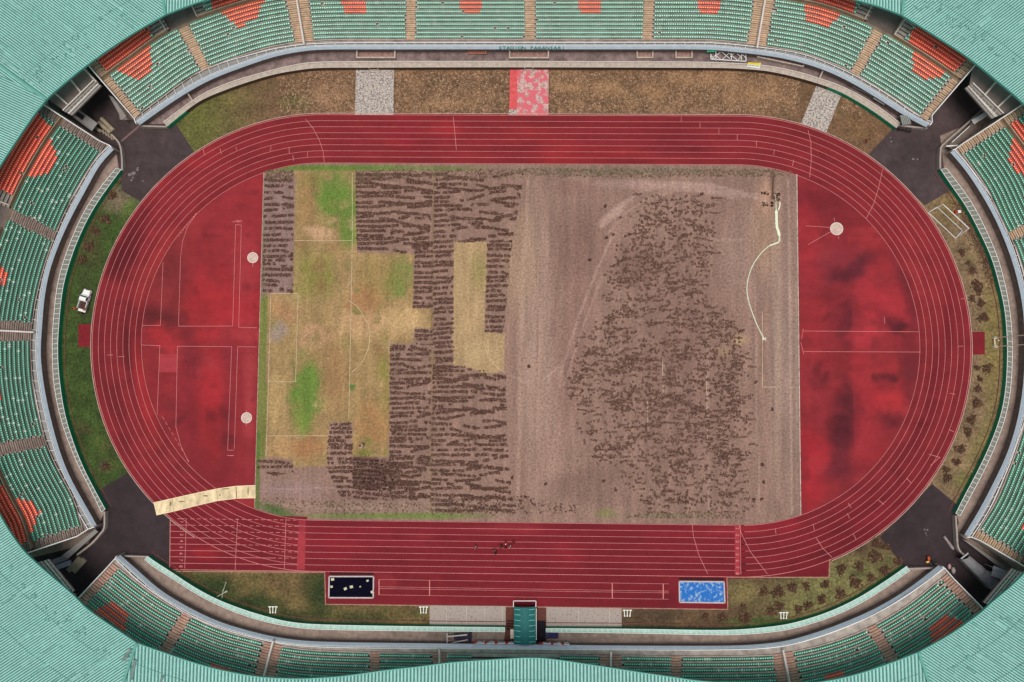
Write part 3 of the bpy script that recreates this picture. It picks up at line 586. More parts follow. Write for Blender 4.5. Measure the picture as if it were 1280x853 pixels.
BAR={
'N':([(208.9,158),(226,144),(243,130.4),(256,123),(268,117.9),(294,108),(320,99.5),(345,92.5),(377.7,87),(402.8,84.8),(460,84.6),(640,84.2),(865.7,84.8),(915.9,85.5),(940,87),(960,89),(990,95.3),(1021,104),(1052.8,116),(1090,138),(1120.5,160)],
     [(204.4,153),(222,140),(240.8,126),(256,116.5),(268,111),(294,101),(320,93.5),(345,87),(376,80),(402,78),(460,77.4),(640,77.2),(865,78),(916,79.7),(940,80.6),(960,82.8),(990,88.5),(1022.7,98),(1056,110),(1095,132),(1125,154.5)]),
'W':([(151.5,212),(130.4,240.6),(114.1,265.7),(100.3,293.3),(87.8,325.9),(79,358.5),(75.2,388.5),(72.7,421),(72.2,438.5),(74,471),(80.3,513.8),(90.3,548.9),(102.8,581.5),(117.9,611.6),(131.7,636.7)],
     [(145,211),(125,235.6),(107.8,260.6),(93.3,290.7),(80.8,323.3),(72,356),(68.2,388.5),(65.7,421),(65.7,433.5),(67.2,476),(74.5,516.3),(85.5,551.4),(98,581.5),(112,609),(127,640)]),
'E':([(1175.7,212),(1188.2,230.6),(1207,257.3),(1221.4,283.9),(1238.4,320),(1248.4,353.4),(1256,388.5),(1258.9,426),(1258.9,451),(1257.2,483.7),(1251,518.8),(1238.4,553.9),(1223.3,586.5),(1207,617),(1194.5,642)],
     [(1183,211),(1196,228),(1214,253),(1229.5,282),(1246,320),(1256,356),(1262.3,391),(1265,426),(1265,451),(1263,486),(1256.5,521),(1243.5,558),(1228,592),(1212,622),(1200,645)]),
'S':([(184.5,695.5),(190,700),(214.6,715.5),(239.2,732),(268.8,748.3),(305,762.5),(337,772),(357.6,777),(395,780.7),(500,783),(631,784.5)],
     [(181,699.5),(188,706),(214.6,722.5),(239.2,738.5),(268.8,754.6),(305,769.3),(337,778.4),(357.6,782.4),(395,786.5),(500,788.5),(631,789.7)]),
'T':([(682.6,785.7),(790.5,786.5),(890.8,788),(928.4,787),(960,784),(990,779.5),(1035,765.5),(1072.9,747.6),(1110.5,724),(1133,708)],
     [(682.6,790),(790.5,791.5),(890.8,793.5),(928.4,793),(960,790.5),(990,786),(1035,772.6),(1074,755),(1112,731),(1137,713)])}
BL={'N':'low concrete barrier with white railing between the brown north verge and the grimy passage','W':'low green panelled barrier with white ladder railing beside the grass where the white pickup stands',
'E':'low green panelled barrier with white ladder railing behind the football goal and the dead heaps','S':'pale green barrier curving past the crossed poles to the left side of the teal canopy','T':'pale green barrier from the right side of the teal canopy to the dark asphalt'}
BC={}
for k,(a,b_) in BAR.items():
    A=smooth(cat(UP(a,1.1),1.0),4); Bq=smooth(cat(UP(b_,1.1),1.0),4); n=len(A); Bq=resamp(Bq,n=n); A=resamp(A,n=n); BC[k]=(A,Bq)
    t=empty('perimeter_barrier',(A[0][0],A[0][1],0),label=BL[k],cat='barrier'); off=np.array(A[0])
    A0,B0=A-off,Bq-off
    b=MB(); b.wall(A0,0.12,0.0,1.02); b.build('front_panel',m_brown if k=='N' else m_green,t)
    if k=='N':
        b=MB(); n1=int(n*0.045); b.wall(A0[:n1]-normals(A0)[:n1]*0.03+0.0,0.2,0.05,1.05); b.build('green_panel',m_green,t); b=MB(); b.wall(A0[-int(n*.115):],0.2,0.05,1.05); b.build('green_panel',m_green,t)
    b=MB(); b.strip(A0,B0,1.06,1.04); b.wall(B0,0.12,0,1.035); b.build('coping',{'N':m_conc,'S':m_cop,'T':m_cop}.get(k,m_screen),t)
    b=MB(); pr=[np.array([*p,1.16]) for p in A0]; qr=[np.array([*p,1.16]) for p in B0]
    for i in range(n-1):
        b.bar(pr[i],pr[i+1],0.09,0.06); b.bar(qr[i],qr[i+1],0.10 if k!='N' else 0.2,0.06)
    for i in range(0,n): b.bar(pr[i],qr[i],0.075,0.05)
    b.build('railing',m_white if k!='N' else mat('railing_dull',(190,182,172),amt=.15),t)
    if k!='N':   # thin drain kerb along its foot
        b=MB(); nn=normals(A0); sg=1 if (nn[n//2]@(-A[n//2]))>0 else -1
        b.wall(A0+nn*sg*0.75,0.12,0,0.12); b.build('drain_kerb',mat('drain_kerb',(104,66,58),amt=.4,scale=1),t)
ST={}
def stand(key,face,rail,front,rows,tread,rise,upper,aisles,gaps,label,seatc,aislec,ends,darken=1.0,z0=3.05,up_aisles=()):
    """face: bottom line of fascia (z1.2); rail: outer rail (z3.1); front: front seat row (z3.45)"""
    cen=np.array([0.0,0.0])
    def cv(p,z,s=1.0,sm=6): return smooth(cat(UP(p,z),s),sm)
    FZ=1.85 if key in 'NS' else 2.05; Fc=cv(face,FZ); Rc=cv(rail,3.0); Sc=cv(front,3.45,0.5,12)
    n=len(Fc); Rc=resamp(Rc,n=n)
    nn=normals(Fc); sg=-1 if (nn[n//2]@(cen-Fc[n//2]))>0 else 1   # outward sign
    org=Fc[n//2]; t=empty('grandstand',(org[0],org[1],0),label=label,cat='grandstand')
    o=np.array(org)
    # fascia
    b=MB(); f=Fc-o; b.strip(f,f+nn*sg*0.26,FZ,2.74); b.strip(f+nn*sg*0.26,f+nn*sg*0.4,2.74,2.74); b.strip(f+nn*sg*0.4,f+nn*sg*0.14,2.74,FZ); b.build('fascia',m_blue,t)
    rec=f+nn*sg*0.35; b=MB(); b.wall(rec,0.2,0,1.9); b.strip(f,rec,FZ+.03,FZ+.03); b.build('undercroft_wall',m_darkc,t)
    top=f+nn*sg*0.09; r=Rc-o
    b=MB(); b.strip(f+nn*sg*0.3,r,2.70,2.70); b.build('walkway',m_grey,t)
    b=MB(); rn=[np.array([*p,3.0]) for p in r]; fn=[np.array([*(p+q*sg*0.36),3.0]) for p,q in zip(f,nn)]
    for i in range(n-1): b.bar(rn[i],rn[i+1],0.13,0.10); b.bar(fn[i],fn[i+1],0.09,0.07)
    for i in range(0,n,2):
        b.bar(rn[i],fn[i],0.08,0.05)
        b.bar(fn[i]-np.array([0,0,.3]),fn[i],0.07)
    b.build('railing',m_white,t)
    # terrace
    Se=ext(Sc,*ends); Sf=resamp(Se,step=0.5); c0=np.linalg.norm(Sf-Sc[0],axis=1).argmin()
    nf=normals(smooth(Sf,8)); nf/=np.linalg.norm(nf,axis=1)[:,None]; m_=len(Sf); sgf=-1 if (nf[m_//2]@(cen-Sf[m_//2]))>0 else 1; nf=nf*sgf
    cs=cum(Sf); tot=cs[-1]
    def srow(d): return Sf+nf*d
    def s_of(px,py,z):
        w=np.array(U(px,py,z)); i=np.linalg.norm((Sf-w),axis=1).argmin(); 
        # foot refined: minimise angle with normal
        best=min(range(max(0,i-30),min(m_,i+31)),key=lambda j:abs((w-Sf[j])@np.array([-nf[j][1],nf[j][0]]))); return cs[best]
    zr=lambda k: z0+rise*k
    up0=rows*tread-0.3+upper[1] ; nup=upper[0]; uz=zr(rows-1)+0.55; ut=upper[2]; ur=upper[3]
    zu=lambda k: uz+ur*k
    A_=[]
    for a in aisles:
        s1=s_of(*a[0],3.2); s2=s_of(*a[1],zr(rows-1)) if len(a[1])==2 else s1+ (0)
        A_.append((s1,s2,a[2],a[3]))
    G_=[tuple(sorted((s_of(*g[0],uz),s_of(*g[1],uz)))) for g in gaps]
    UA=[(s_of(*g[0],uz+.5),g[1]) for g in up_aisles]
    tr=MB(); rs=MB(); ns=MB(); gr_=MB()
    rl=resamp(Rc-o,n=m_)
    re_=Sf-o-nf*0.42
    # link strip from rail to first riser
    tr.strip(resamp(ext(Rc,0,0)-o,n=m_),re_,z0-0.22,z0-0.2)
    for k in range(rows):
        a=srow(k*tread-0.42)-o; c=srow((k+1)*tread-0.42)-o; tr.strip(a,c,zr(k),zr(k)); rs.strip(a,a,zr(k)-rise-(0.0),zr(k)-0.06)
        ns.strip(srow(k*tread-0.415)-o,srow(k*tread-0.30)-o,zr(k)+0.004,zr(k)+0.004); gr_.strip(srow(k*tread+0.20)-o,srow((k+1)*tread-0.43)-o,zr(k)+0.004,zr(k)+0.004)  # nosing, then a dark strip painting the shadow behind each seat row
    # concourse behind the lower tier
    a=srow(rows*tread-0.42)-o; c=srow(up0-0.35)-o; tr.strip(a,c,zr(rows-1)+0.02,zr(rows-1)+0.02)
    m_ter=mat('terrace_'+key,(int(150*darken),int(140*darken),int(134*darken)),amt=0.35,scale=0.8,amt2=0.2,scale2=0.25,detail=8)
    m_rise=mat('row_shade_grime',(70,62,58),amt=0.3,scale=1)  # dark riser stain, also painting the shade between the seat rows
    m_con=mat('concourse_floor_'+key,(int(128*darken),int(110*darken),int(92*darken)),amt=0.3,scale=0.6)
    tr.build('terrace',m_ter,t); rs.build('terrace_risers',m_rise,t); ns.build('nosing',mat('nosing_'+key,(int(182*darken),int(166*darken),int(154*darken)),amt=.25,scale=1),t); gr_.build('tread_gap_shade',m_rise,t)
    cf=MB(); cf.strip(srow(rows*tread-0.40)-o,srow(up0-0.37)-o,zr(rows-1)+0.03,zr(rows-1)+0.03); cf.build('concourse_floor',m_con,t)
    # upper tier
    ut_m=MB(); ur_m=MB(); fl=MB()
    def ingap(s): return any(g0<s<g1 for g0,g1 in G_)
    for i in range(m_-1):
        if ingap(cs[i]): 
            a,c=(Sf[i]+nf[i]*(up0-0.35)-o),(Sf[i+1]+nf[i+1]*(up0-0.35)-o); d,e=(Sf[i]+nf[i]*(up0+nup*ut)-o),(Sf[i+1]+nf[i+1]*(up0+nup*ut)-o)
            continue
        for k in range(nup):
            a,c=(Sf[i]+nf[i]*(up0+k*ut-0.36)-o),(Sf[i+1]+nf[i+1]*(up0+k*ut-0.36)-o); d,e=(Sf[i]+nf[i]*(up0+(k+1)*ut-0.36)-o),(Sf[i+1]+nf[i+1]*(up0+(k+1)*ut-0.36)-o)
            z=zu(k); ut_m.face([(*a,z),(*d,z),(*e,z),(*c,z)]); ur_m.face([(*a,z-ur-(0.4 if k==0 else 0)),(*c,z-ur-(0.4 if k==0 else 0)),(*c,z-0.04),(*a,z-0.04)])
    if ut_m.f: ut_m.build('upper_terrace',m_ter,t); ur_m.build('upper_terrace_risers',m_rise,t)
    for g0,g1 in G_:
        ii=[i for i in range(m_) if g0<=cs[i]<=g1]; fl=MB(); fl.strip([Sf[i]+nf[i]*(up0-0.35)-o for i in ii],[Sf[i]+nf[i]*(up0+nup*ut)-o for i in ii],zr(rows-1)+.025,zr(rows-1)+.025); fl.build('vomitory_floor',mat('vomitory_floor',(104,90,86),amt=0.2,scale=.6),t)
        for s in (g0,g1):
            i=int(np.searchsorted(cs,s)); i=min(max(i,1),m_-2); b=MB(); b.wall([Sf[i]+nf[i]*(up0-0.4)-o,Sf[i]+nf[i]*(up0+nup*ut)-o],0.22,zr(rows-1),zu(1),z1b=zu(nup)+0.5); b.build('vomitory_wall',mat('vomitory_wall',(186,174,164),amt=.15),t)
    # front wall coping of the upper tier
    b=MB(); run=[]
    for i in range(m_):
        if ingap(cs[i]) or i==m_-1:
            if len(run)>2:
                b=MB(); b.wall(run,0.16,zr(rows-1),uz+0.28); b.build('upper_parapet',mat('parapet_'+key,(int(176*darken),int(150*darken),int(124*darken)),amt=.2,scale=1),t)
            run=[]
        else: run.append(Sf[i]+nf[i]*(up0-0.42)-o)
    # aisles : stepped stairs
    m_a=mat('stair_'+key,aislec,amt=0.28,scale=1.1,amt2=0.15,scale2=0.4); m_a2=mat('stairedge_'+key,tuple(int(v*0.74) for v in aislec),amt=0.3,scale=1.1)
    def at(s,d):
        i=min(max(int(np.searchsorted(cs,s)),1),m_-1); f=(s-cs[i-1])/(cs[i]-cs[i-1]); return (Sf[i-1]*(1-f)+Sf[i]*f)+(nf[i-1]*(1-f)+nf[i]*f)*d
    for s1,s2,w,kind in A_:
        b=MB()
        for k in range(rows):
            s=s1+(s2-s1)*k/(rows-1)
            for h in (0,1):
                d0=k*tread-0.42+h*tread/2; d1=d0+tread/2; z=zr(k)+0.02+h*rise/2
                p=[at(s-w/2,d0)-o,at(s+w/2,d0)-o,at(s+w/2,d1)-o,at(s-w/2,d1)-o]
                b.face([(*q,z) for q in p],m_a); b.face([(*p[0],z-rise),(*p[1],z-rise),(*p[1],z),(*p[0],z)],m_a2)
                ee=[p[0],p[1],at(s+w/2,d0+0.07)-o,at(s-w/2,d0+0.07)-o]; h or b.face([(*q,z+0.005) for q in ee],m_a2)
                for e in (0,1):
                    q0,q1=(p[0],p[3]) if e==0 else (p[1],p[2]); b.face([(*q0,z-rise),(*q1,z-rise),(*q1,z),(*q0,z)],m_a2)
        b.build('stairway',None,t)
        if kind=='double':
            b=MB(); q0=at(s1,-1.3)-o; q1=at(s2,rows*tread-0.4)-o
            b.wall([q0,q1],0.32,2.7,z0+0.75,z1b=zr(rows-1)+0.95); b.build('dividing_wall',mat('divider_white',(206,198,194),amt=.12,scale=1),t)
    # end stairs
    for e,(on,w) in enumerate(zip((ends[0]>0,ends[1]>0),ends)):
        if not on: continue
        b=MB()
        for k in range(rows+nup):
            lo=k<rows; kk=k if lo else k-rows; d0=(kk*tread-0.42) if lo else up0+kk*ut-0.36; T_=tread if lo else ut; z=(zr(kk) if lo else zu(kk))+0.02
            sA=(0,w-0.25) if e==0 else (tot-w+0.25,tot)
            for h in (0,1):
                z_=z+h*(rise if lo else ur)/2; p=[at(sA[0],d0+h*T_/2)-o,at(sA[1],d0+h*T_/2)-o,at(sA[1],d0+(h+1)*T_/2)-o,at(sA[0],d0+(h+1)*T_/2)-o]
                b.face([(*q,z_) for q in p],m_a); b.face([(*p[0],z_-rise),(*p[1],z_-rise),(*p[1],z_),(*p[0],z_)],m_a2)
                if h==0:
                    ee=[p[0],p[1],at(sA[1],d0+0.12)-o,at(sA[0],d0+0.12)-o]; b.face([(*q,z_+0.005) for q in ee],m_a2)
        b.build('stairway',None,t)
        i=0 if e==0 else m_-1
        pts=[Fc[0 if e==0 else -1]-o, Rc[0 if e==0 else -1]-o]+[Sf[i]+nf[i]*d-o for d in (0.5,rows*tread-0.4)]
        b=MB(); hs=[2.75,2.75,z0+0.6,zr(rows-1)+0.9]
        for j in range(3): b.wall([pts[j],pts[j+1]],0.24,0,hs[j],z1b=hs[j+1])
        b.wall([pts[3],Sf[i]+nf[i]*(up0+nup*ut)-o],0.24,0,hs[3],z1b=zu(nup)+0.9)
        b.build('end_wall',mat('end_wall',(168,158,150),amt=.2,scale=.8),t)
        b=MB()
        for j in range(3): b.bar((*pts[j],hs[j]+0.35),(*pts[j+1],hs[j+1]+0.35),0.16,0.08)
        b.bar((*pts[3],hs[3]+.35),(*(Sf[i]+nf[i]*(up0+nup*ut)-o),zu(nup)+1.25),0.16,0.08)
        b.build('end_handrail',m_white,t)
    # seats
    pos=[]
    def rowseats(d,z,up,kfrac):
        Cw=srow(d); cc=cum(Cw); L_=cc[-1]; x=0.3; k=0
        while x<L_-0.3:
            s=np.interp(x,cc,cs); ok=(s>ends[0]+0.15) and (s<tot-ends[1]-0.15)
            if ok:
                if not up:
                    for s1,s2,w,_ in A_:
                        if abs(s-(s1+(s2-s1)*kfrac))<w/2+0.22: ok=False;break
                else:
                    if any(g0-1.9<s<g1+1.9 for g0,g1 in G_): ok=False
                    for s1,w in UA:
                        if abs(s-s1)<w/2+.2: ok=False
            if ok:
                q=at(s,d); i=min(int(np.searchsorted(cs,s)),m_-1); px,py=P(q[0],q[1],z+0.4)
                if -25<px<1305 and -25<py<878 and (up or not inpoly([px],[py],[(590,816),(700,816),(700,880),(590,880)])[0]): pos.append((q[0],q[1],z,math.atan2(nf[i][1],nf[i][0]),px,py,up))
            x+=0.445
    for k in range(rows): rowseats(k*tread+0.0,zr(k),False,k/(rows-1))
    for k in range(nup): rowseats(up0+k*ut+0.02,zu(k),True,0)
    ST[key]=dict(t=t,o=o,pos=pos,seatc=seatc,at=at,Fc=Fc)
    return t
LOWC=dict(sx=0.40)
def seat_geo():
    V=[];Fc=[];M=[]
    def bx(x0,x1,y0,y1,z0,z1,m,dx=0):
        b=len(V)
        for z,q in ((z0,0),(z1,dx)):
            V.extend([(x0+q,y0,z),(x1+q,y0,z),(x1+q,y1,z),(x0+q,y1,z)])
        for q in [(4,5,6,7),(0,1,5,4),(1,2,6,5),(2,3,7,6),(3,0,4,7)]: Fc.append(tuple(b+j for j in q)); M.append(m)
    bx(-0.17,0.17,-0.185,0.185,0.22,0.40,0)     # pan (x axis points outward/back)
    b=len(V); V.extend([(-0.02,-0.12,0.408),(0.15,-0.13,0.408),(0.15,0.13,0.408),(-0.02,0.12,0.408)]); Fc.append((b,b+1,b+2,b+3)); M.append(1)  # pale quad painting the sky highlight on the rear of the pan
    bx(0.15,0.19,-0.18,0.18,0.30,0.66,0,dx=0.06)  # backrest
    return np.array(V),Fc,M
SV,SF,SM=seat_geo()
def seat_mats(c,worn,key):  # worn: pale colour painting the sky highlight on each pan
    return mat('seat_'+key,c,rough=0.45,amt=0.28,scale=0.35,spec=0.5,amt2=.12,scale2=3), mat('seat_glint_'+key,worn,rough=0.4,amt=0.1,scale=1,spec=0.5)  # worn is the painted sky highlight colour of the pan
def place_seats(key,orange,roofpoly):
    S=ST[key]; t,o,pos=S['t'],S['o'],S['pos']; g,gw=S['seatc']
    mg=seat_mats(g,gw,key); mo=seat_mats((232,84,52) if key=='N' else (226,72,52),(255,200,170) if key=='N' else (246,160,130),'orange'+('N' if key=='N' else '')); 
    mr=seat_mats((238,78,54),(255,184,156),'red')
    def cls(p):
        for e_ in orange:
            pl,kd=e_[0],e_[1]
            if len(e_)>2 and e_[2]!=p[6]: continue
            if inpoly([p[4]],[p[5]],pl)[0]: return kd
        return 'g'
    vis=[i for i,p in enumerate(pos) if 0<p[4]<1280 and 0<p[5]<853 and not inpoly([p[4]],[p[5]],roofpoly)[0]]
    vis.sort(key=lambda i:-pos[i][2]); ind=set(vis[:100])
    protos={}
    def proto(kd):
        if kd in protos: return protos[kd]
        me=bpy.data.meshes.new('seat'); me.from_pydata([tuple(v) for v in SV],[],SF); mm={'g':mg,'o':mo,'r':mr}[kd]
        me.materials.append(mm[0]); me.materials.append(mm[1]); me.polygons.foreach_set('material_index',SM); me.update(); protos[kd]=me; return me
    allb=MB(); fad=(mat('seat_faded',(150,190,172),rough=.6,amt=.15),mat('seat_faded_glint',(214,226,214),amt=.1)); mm={'g':mg,'o':mo,'r':mr,'f':fad}  # second of each pair colours the painted pan highlight
    for i,p in enumerate(pos):
        kd=cls(p)
        if i in ind:
            q=bpy.data.objects.new('seat',proto(kd)); q.location=(p[0]-o[0],p[1]-o[1],p[2]); q.rotation_euler=(0,0,p[3]); link(q,t)
            if kd!='g': q['label']='orange red plastic seat'
        else:
            if R.random()<0.006: continue
            if kd=='g' and R.random()<0.05+0.25*max(0,float(fb(np.array([p[0]]),np.array([p[1]]),6,55)[0])-.55): kd='f'
            ca,sa=math.cos(p[3]),math.sin(p[3]); V=[(p[0]-o[0]+v[0]*ca-v[1]*sa,p[1]-o[1]+v[0]*sa+v[1]*ca,p[2]+v[2]) for v in SV]
            base=len(allb.v); allb.v+=V; m0=allb.mi(mm[kd][0]); m1=allb.mi(mm[kd][1])
            for f,q in zip(SF,SM): allb.f.append(tuple(base+j for j in f)); allb.m.append(m1 if q else m0)
    allb.build('seat_rows',None,t,kind='stuff')
    return len(pos)
# ---- traced lines
stand('N',
 [(174,157.3),(200.6,138),(233,116.6),(268,97.8),(320,78.5),(345,70.6),(380,64),(407.8,62.2),(480,62),(640,62),(760,62),(880.7,62.2),(915.9,65),(960,70),(985,74.5),(1022.7,85),(1060.3,101.5),(1100.4,125.4),(1135.5,148),(1158,159.5)],
 [(168,148.5),(200.6,119.5),(238,96),(275.9,79.3),(320,66.8),(345,60.6),(380,55.6),(420.3,54),(480,53.7),(640,53.5),(760,53.4),(865.7,53.4),(903.3,54.6),(960,60.5),(985,64),(1010,69.5),(1060,90),(1110.5,119),(1145.6,144),(1165,153)],
 [(174,138.5),(200,119.5),(238,92),(275,75.5),(320,60.2),(345,54),(380,48.6),(420,46.6),(480,46.4),(640,46.4),(760,46.4),(870,46.6),(910,48.5),(950,53.5),(985,59),(1010,64.5),(1060,84),(1110,113.5),(1152,142)],
 11,0.72,0.29,(9,0.95,0.63,0.30),
 [((256,84),(230.7,37.6),1.7,'single'),((381,52),(372.5,-8),3.75,'double'),((514,50),(514,-8),1.75,'single'),((661.5,50),(661.5,-8),1.9,'single'),((809,50),(811,-8),1.8,'single'),((945.5,52),(956.5,-8),3.55,'double'),((1072,87),(1098,38),1.7,'single')],
 [((207,39),(246,21)),((1083,21),(1120,41))],
 'long grandstand along the top with teal lettering on its pale blue front',
 ((96,166,142),(226,248,238)),(186,158,132),(1.75,1.75))
stand('W',
 [(143,186.5),(124.5,206),(115.9,222),(100.3,250.6),(88.3,273.2),(75.7,300.8),(64.4,330.9),(58.2,356),(54.4,383.5),(52.3,413.6),(50.6,438),(52.4,463.6),(57.4,496.2),(64.2,526.3),(73,558.9),(84,589),(96.8,614),(111,639),(121.5,657.5)],
 [(137,182),(121,197),(110.3,213),(99,233),(82.8,260.6),(67.7,285.7),(56.4,313.3),(47.6,345.9),(42.6,376),(40.1,406),(38,426),(38.9,463.6),(45,498.7),(51.4,531.3),(61.4,566.4),(75.2,596.5),(87.8,621.6),(96.5,639),(110,661.6)],
 [(122.5,188),(106,212),(86,247),(71,279),(58,313),(47.5,346),(39.5,383),(36,405),(34.5,426),(35.5,464),(40.5,501),(47.6,533),(58,566),(75,600),(88,624),(98.5,658)],
 11,0.69,0.30,(9,0.95,0.63,0.30),
 [((60,292),(13,270),1.8,'single'),((37,415.6),(-10,414),3.4,'double'),((52,551),(3,561),1.9,'single')],
 [((-3,252),(-12,280))],
 'grandstand along the left edge with dark green seats and orange red seat patches',
 ((40,122,98),(160,218,198)),(128,112,104),(1.75,1.75),darken=0.88)
stand('E',
 [(1187,190),(1207,213),(1228.3,245.6),(1237.7,262),(1248.4,283.2),(1263,320),(1273,355),(1279,390),(1281,430),(1279.5,475),(1275,508.8),(1268,540),(1256,574),(1239.5,608),(1225,636),(1204.5,670)],
 [(1193,187.5),(1213,210),(1234.7,240),(1248,260.4),(1259,280.8),(1267,303.3),(1275,327),(1285,365),(1290,400),(1292,430),(1290,475),(1284,515),(1276,540),(1264,575),(1246,617),(1235.9,639),(1214.5,671.6)],
 [(1206.5,191),(1225,216),(1240,239),(1253,268),(1265,292),(1274,309),(1285,345),(1293,385),(1296,430),(1294,475),(1288,515),(1276,560),(1262,598),(1248.4,629.6),(1227,664)],
 11,0.69,0.30,(8,0.95,0.63,0.30),
 [((1268,294),(1310,272),1.7,'single'),((1296,430),(1345,430),3.4,'double')],[],
 'grandstand along the right edge with pale green seats beside the wide brown passage',
 ((52,140,112),(186,236,216)),(176,150,124),(1.75,1.75))
stand('S',
 [(150,693.5),(175.5,716),(200.6,738),(238.2,760.5),(275.9,778),(320,791),(345,796.5),(377.7,801),(420,802.8),(500,804),(640,805.5),(760,807),(865.7,807.5),(925,807),(960,804.5),(985,801),(1022.7,790),(1060.3,776),(1098,758.8),(1135.5,736),(1173.5,706.5)],
 [(144,698.5),(170.5,724.3),(200.6,746.8),(238,769.4),(275.9,785.7),(320,798),(345,803.3),(377.7,807.5),(420,809.5),(500,810.5),(640,811.5),(760,812.3),(865.7,812.8),(928,812),(960,810.5),(985,807),(1022.7,797),(1060.3,783.2),(1098,765.6),(1135.5,743),(1180.7,710.5)],
 [(146.7,714),(188,745.8),(225.7,768.4),(275.9,791),(320,803.3),(352.6,811.5),(395,816.6),(470,819),(538,820),(660,821.5),(775,823),(870,824),(960,822.6),(992.6,818),(1035,808.3),(1085.4,789.5),(1135.5,760.6),(1178,727.3)],
 10,0.90,0.36,(2,1.2,0.8,0.4),
 [((230,773),(206,810),1.8,'single'),((341,807),(329,847),3.5,'double'),((469,815),(469,850),1.9,'single'),((549,816),(549,845),2.6,'double'),((762,818),(762,845),4.2,'double'),((846.5,820),(846.5,850),1.95,'single'),((977,815),(988,853),3.9,'double'),((1091,787),(1117,825),1.9,'single')],[],
 'grandstand along the bottom of the picture partly hidden under the bulging teal roof',
 ((40,142,114),(186,240,222)),(178,142,126),(1.9,1.9),darken=1.08)
# ---- roof
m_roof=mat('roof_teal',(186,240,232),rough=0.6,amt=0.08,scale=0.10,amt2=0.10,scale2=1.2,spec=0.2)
m_roofv=mat('roof_valley_shade',(92,152,143),rough=0.8,amt=0.2,scale=0.8)  # darker valleys paint the shading between the ribs
m_gut=mat('roof_gutter',(92,170,158),rough=0.5,amt=0.1,scale=1)
m_dk=mat('roof_underside',(200,214,210),rough=0.9,amt=0)
ZR=11.5
for m_ in (m_roof,m_roofv):   # thin sheeting; translucency added so soft light fills the stands below
    nt=m_.node_tree; bs=nt.nodes['Principled BSDF']; out=nt.nodes['Material Output']; tr=nt.nodes.new('ShaderNodeBsdfTranslucent'); mx=nt.nodes.new('ShaderNodeMixShader'); mx.inputs[0].default_value=0.38
    src=bs.inputs['Base Color'].links[0].from_socket; nt.links.new(src,tr.inputs[0]); nt.links.new(bs.outputs[0],mx.inputs[1]); nt.links.new(tr.outputs[0],mx.inputs[2]); nt.links.new(mx.outputs[0],out.inputs[0])
roof=empty('stadium_roof',(0,0,ZR),label='corrugated teal roof ring with fine ribs, curving round all four grandstands',cat='roof')
def roof_panel(edge,seam0,seam1,dirpx,pitch=0.45,crest=0.58,far=None):
    """edge: inner edge px polyline; seam0/1: outward px direction at both ends; ribs run along dirpx"""
    E=cat(UP(edge,ZR),1.2) if len(edge)>2 else UP(edge,ZR)
    a=np.array(edge[0],float); b_=np.array(edge[-1],float); 
    w=lambda p,d,L=420: np.array(U(p[0]+d[0]*L,p[1]+d[1]*L,ZR))
    d0=np.array(seam0,float);d0/=np.linalg.norm(d0); d1=np.array(seam1,float); d1/=np.linalg.norm(d1)
    far_=[np.array(U(*f,ZR)) for f in far] if far else []
    poly=list(E)+[w(b_,d1)]+far_+[w(a,d0)]
    mid=np.array(edge[len(edge)//2],float); dd=np.array(U(mid[0]+dirpx[0],mid[1]+dirpx[1],ZR))-np.array(U(*mid,ZR)); dd/=np.linalg.norm(dd)
    nn=np.array([-dd[1],dd[0]]); Q=np.array(poly); u=Q@nn; v=Q@dd
    def hit(c):
        h=[]
        for i in range(len(Q)):
            j=(i+1)%len(Q)
            if (u[i]<=c)!=(u[j]<=c): h.append(v[i]+(v[j]-v[i])*(c-u[i])/(u[j]-u[i]))
        return sorted(h)
    m=MB(); c=u.min()+0.01; prev=None
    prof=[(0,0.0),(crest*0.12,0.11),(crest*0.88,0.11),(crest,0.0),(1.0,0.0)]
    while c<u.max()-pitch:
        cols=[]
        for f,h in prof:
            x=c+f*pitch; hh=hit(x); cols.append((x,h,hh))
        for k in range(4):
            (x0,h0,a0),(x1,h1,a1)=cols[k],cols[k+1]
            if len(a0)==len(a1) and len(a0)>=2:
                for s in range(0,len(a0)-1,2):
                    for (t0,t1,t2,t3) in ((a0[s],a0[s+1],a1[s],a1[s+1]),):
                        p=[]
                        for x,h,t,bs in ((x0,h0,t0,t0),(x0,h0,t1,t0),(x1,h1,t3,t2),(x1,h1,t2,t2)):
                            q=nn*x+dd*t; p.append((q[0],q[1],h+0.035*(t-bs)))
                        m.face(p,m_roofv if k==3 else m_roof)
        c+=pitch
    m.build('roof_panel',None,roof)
    # edge gutter and fascia
    g=MB(); g.wall(E,0.16,-0.30,0.16); g.build('roof_gutter',m_gut,roof)
def AR(*a): return np.array(a,float)
EW=[(-52,330),(-30,262),(0,208),(37.6,151),(57.7,125)]
ENW=[(57.7,125),(70.2,113),(105.3,84.3),(140.4,59),(175.5,36.4),(207,18.5)]
EN=[(207,18.5),(238.2,6.5),(270.8,-4),(330,-20),(420,-33),(640,-40),(860,-33),(990,-24),(1040,-8),(1072.9,1),(1100,8.8),(1127,19)]
ENE=[(1127,19),(1150,33),(1173,47.6),(1210.8,72.7),(1248.4,102.8),(1280,130.4),(1310,165)]
ESW=[(-40,560),(0,644),(25,683),(40,699),(54,711.7),(90.3,743),(112.9,764.4),(160.5,797),(171,804)]
ES=[(171,804),(200.6,814.5),(238.2,827.3),(275.9,837.8),(320,845.8),(362,848.5),(395,848),(432.9,845),(480.5,838.4),(520.6,834),(570.8,828),(640,823.5),(665,822.7),(690,824.3),(740,831.5),(790.5,839.3),(840.6,846.6),(880.7,852),(950,856.5),(1010,854.5),(1060.3,846),(1110.5,830),(1148,815.5)]
ESE=[(1148,815.5),(1185.7,794.5),(1223,768.5),(1240,753),(1261,735.5),(1280,717),(1310,680)]
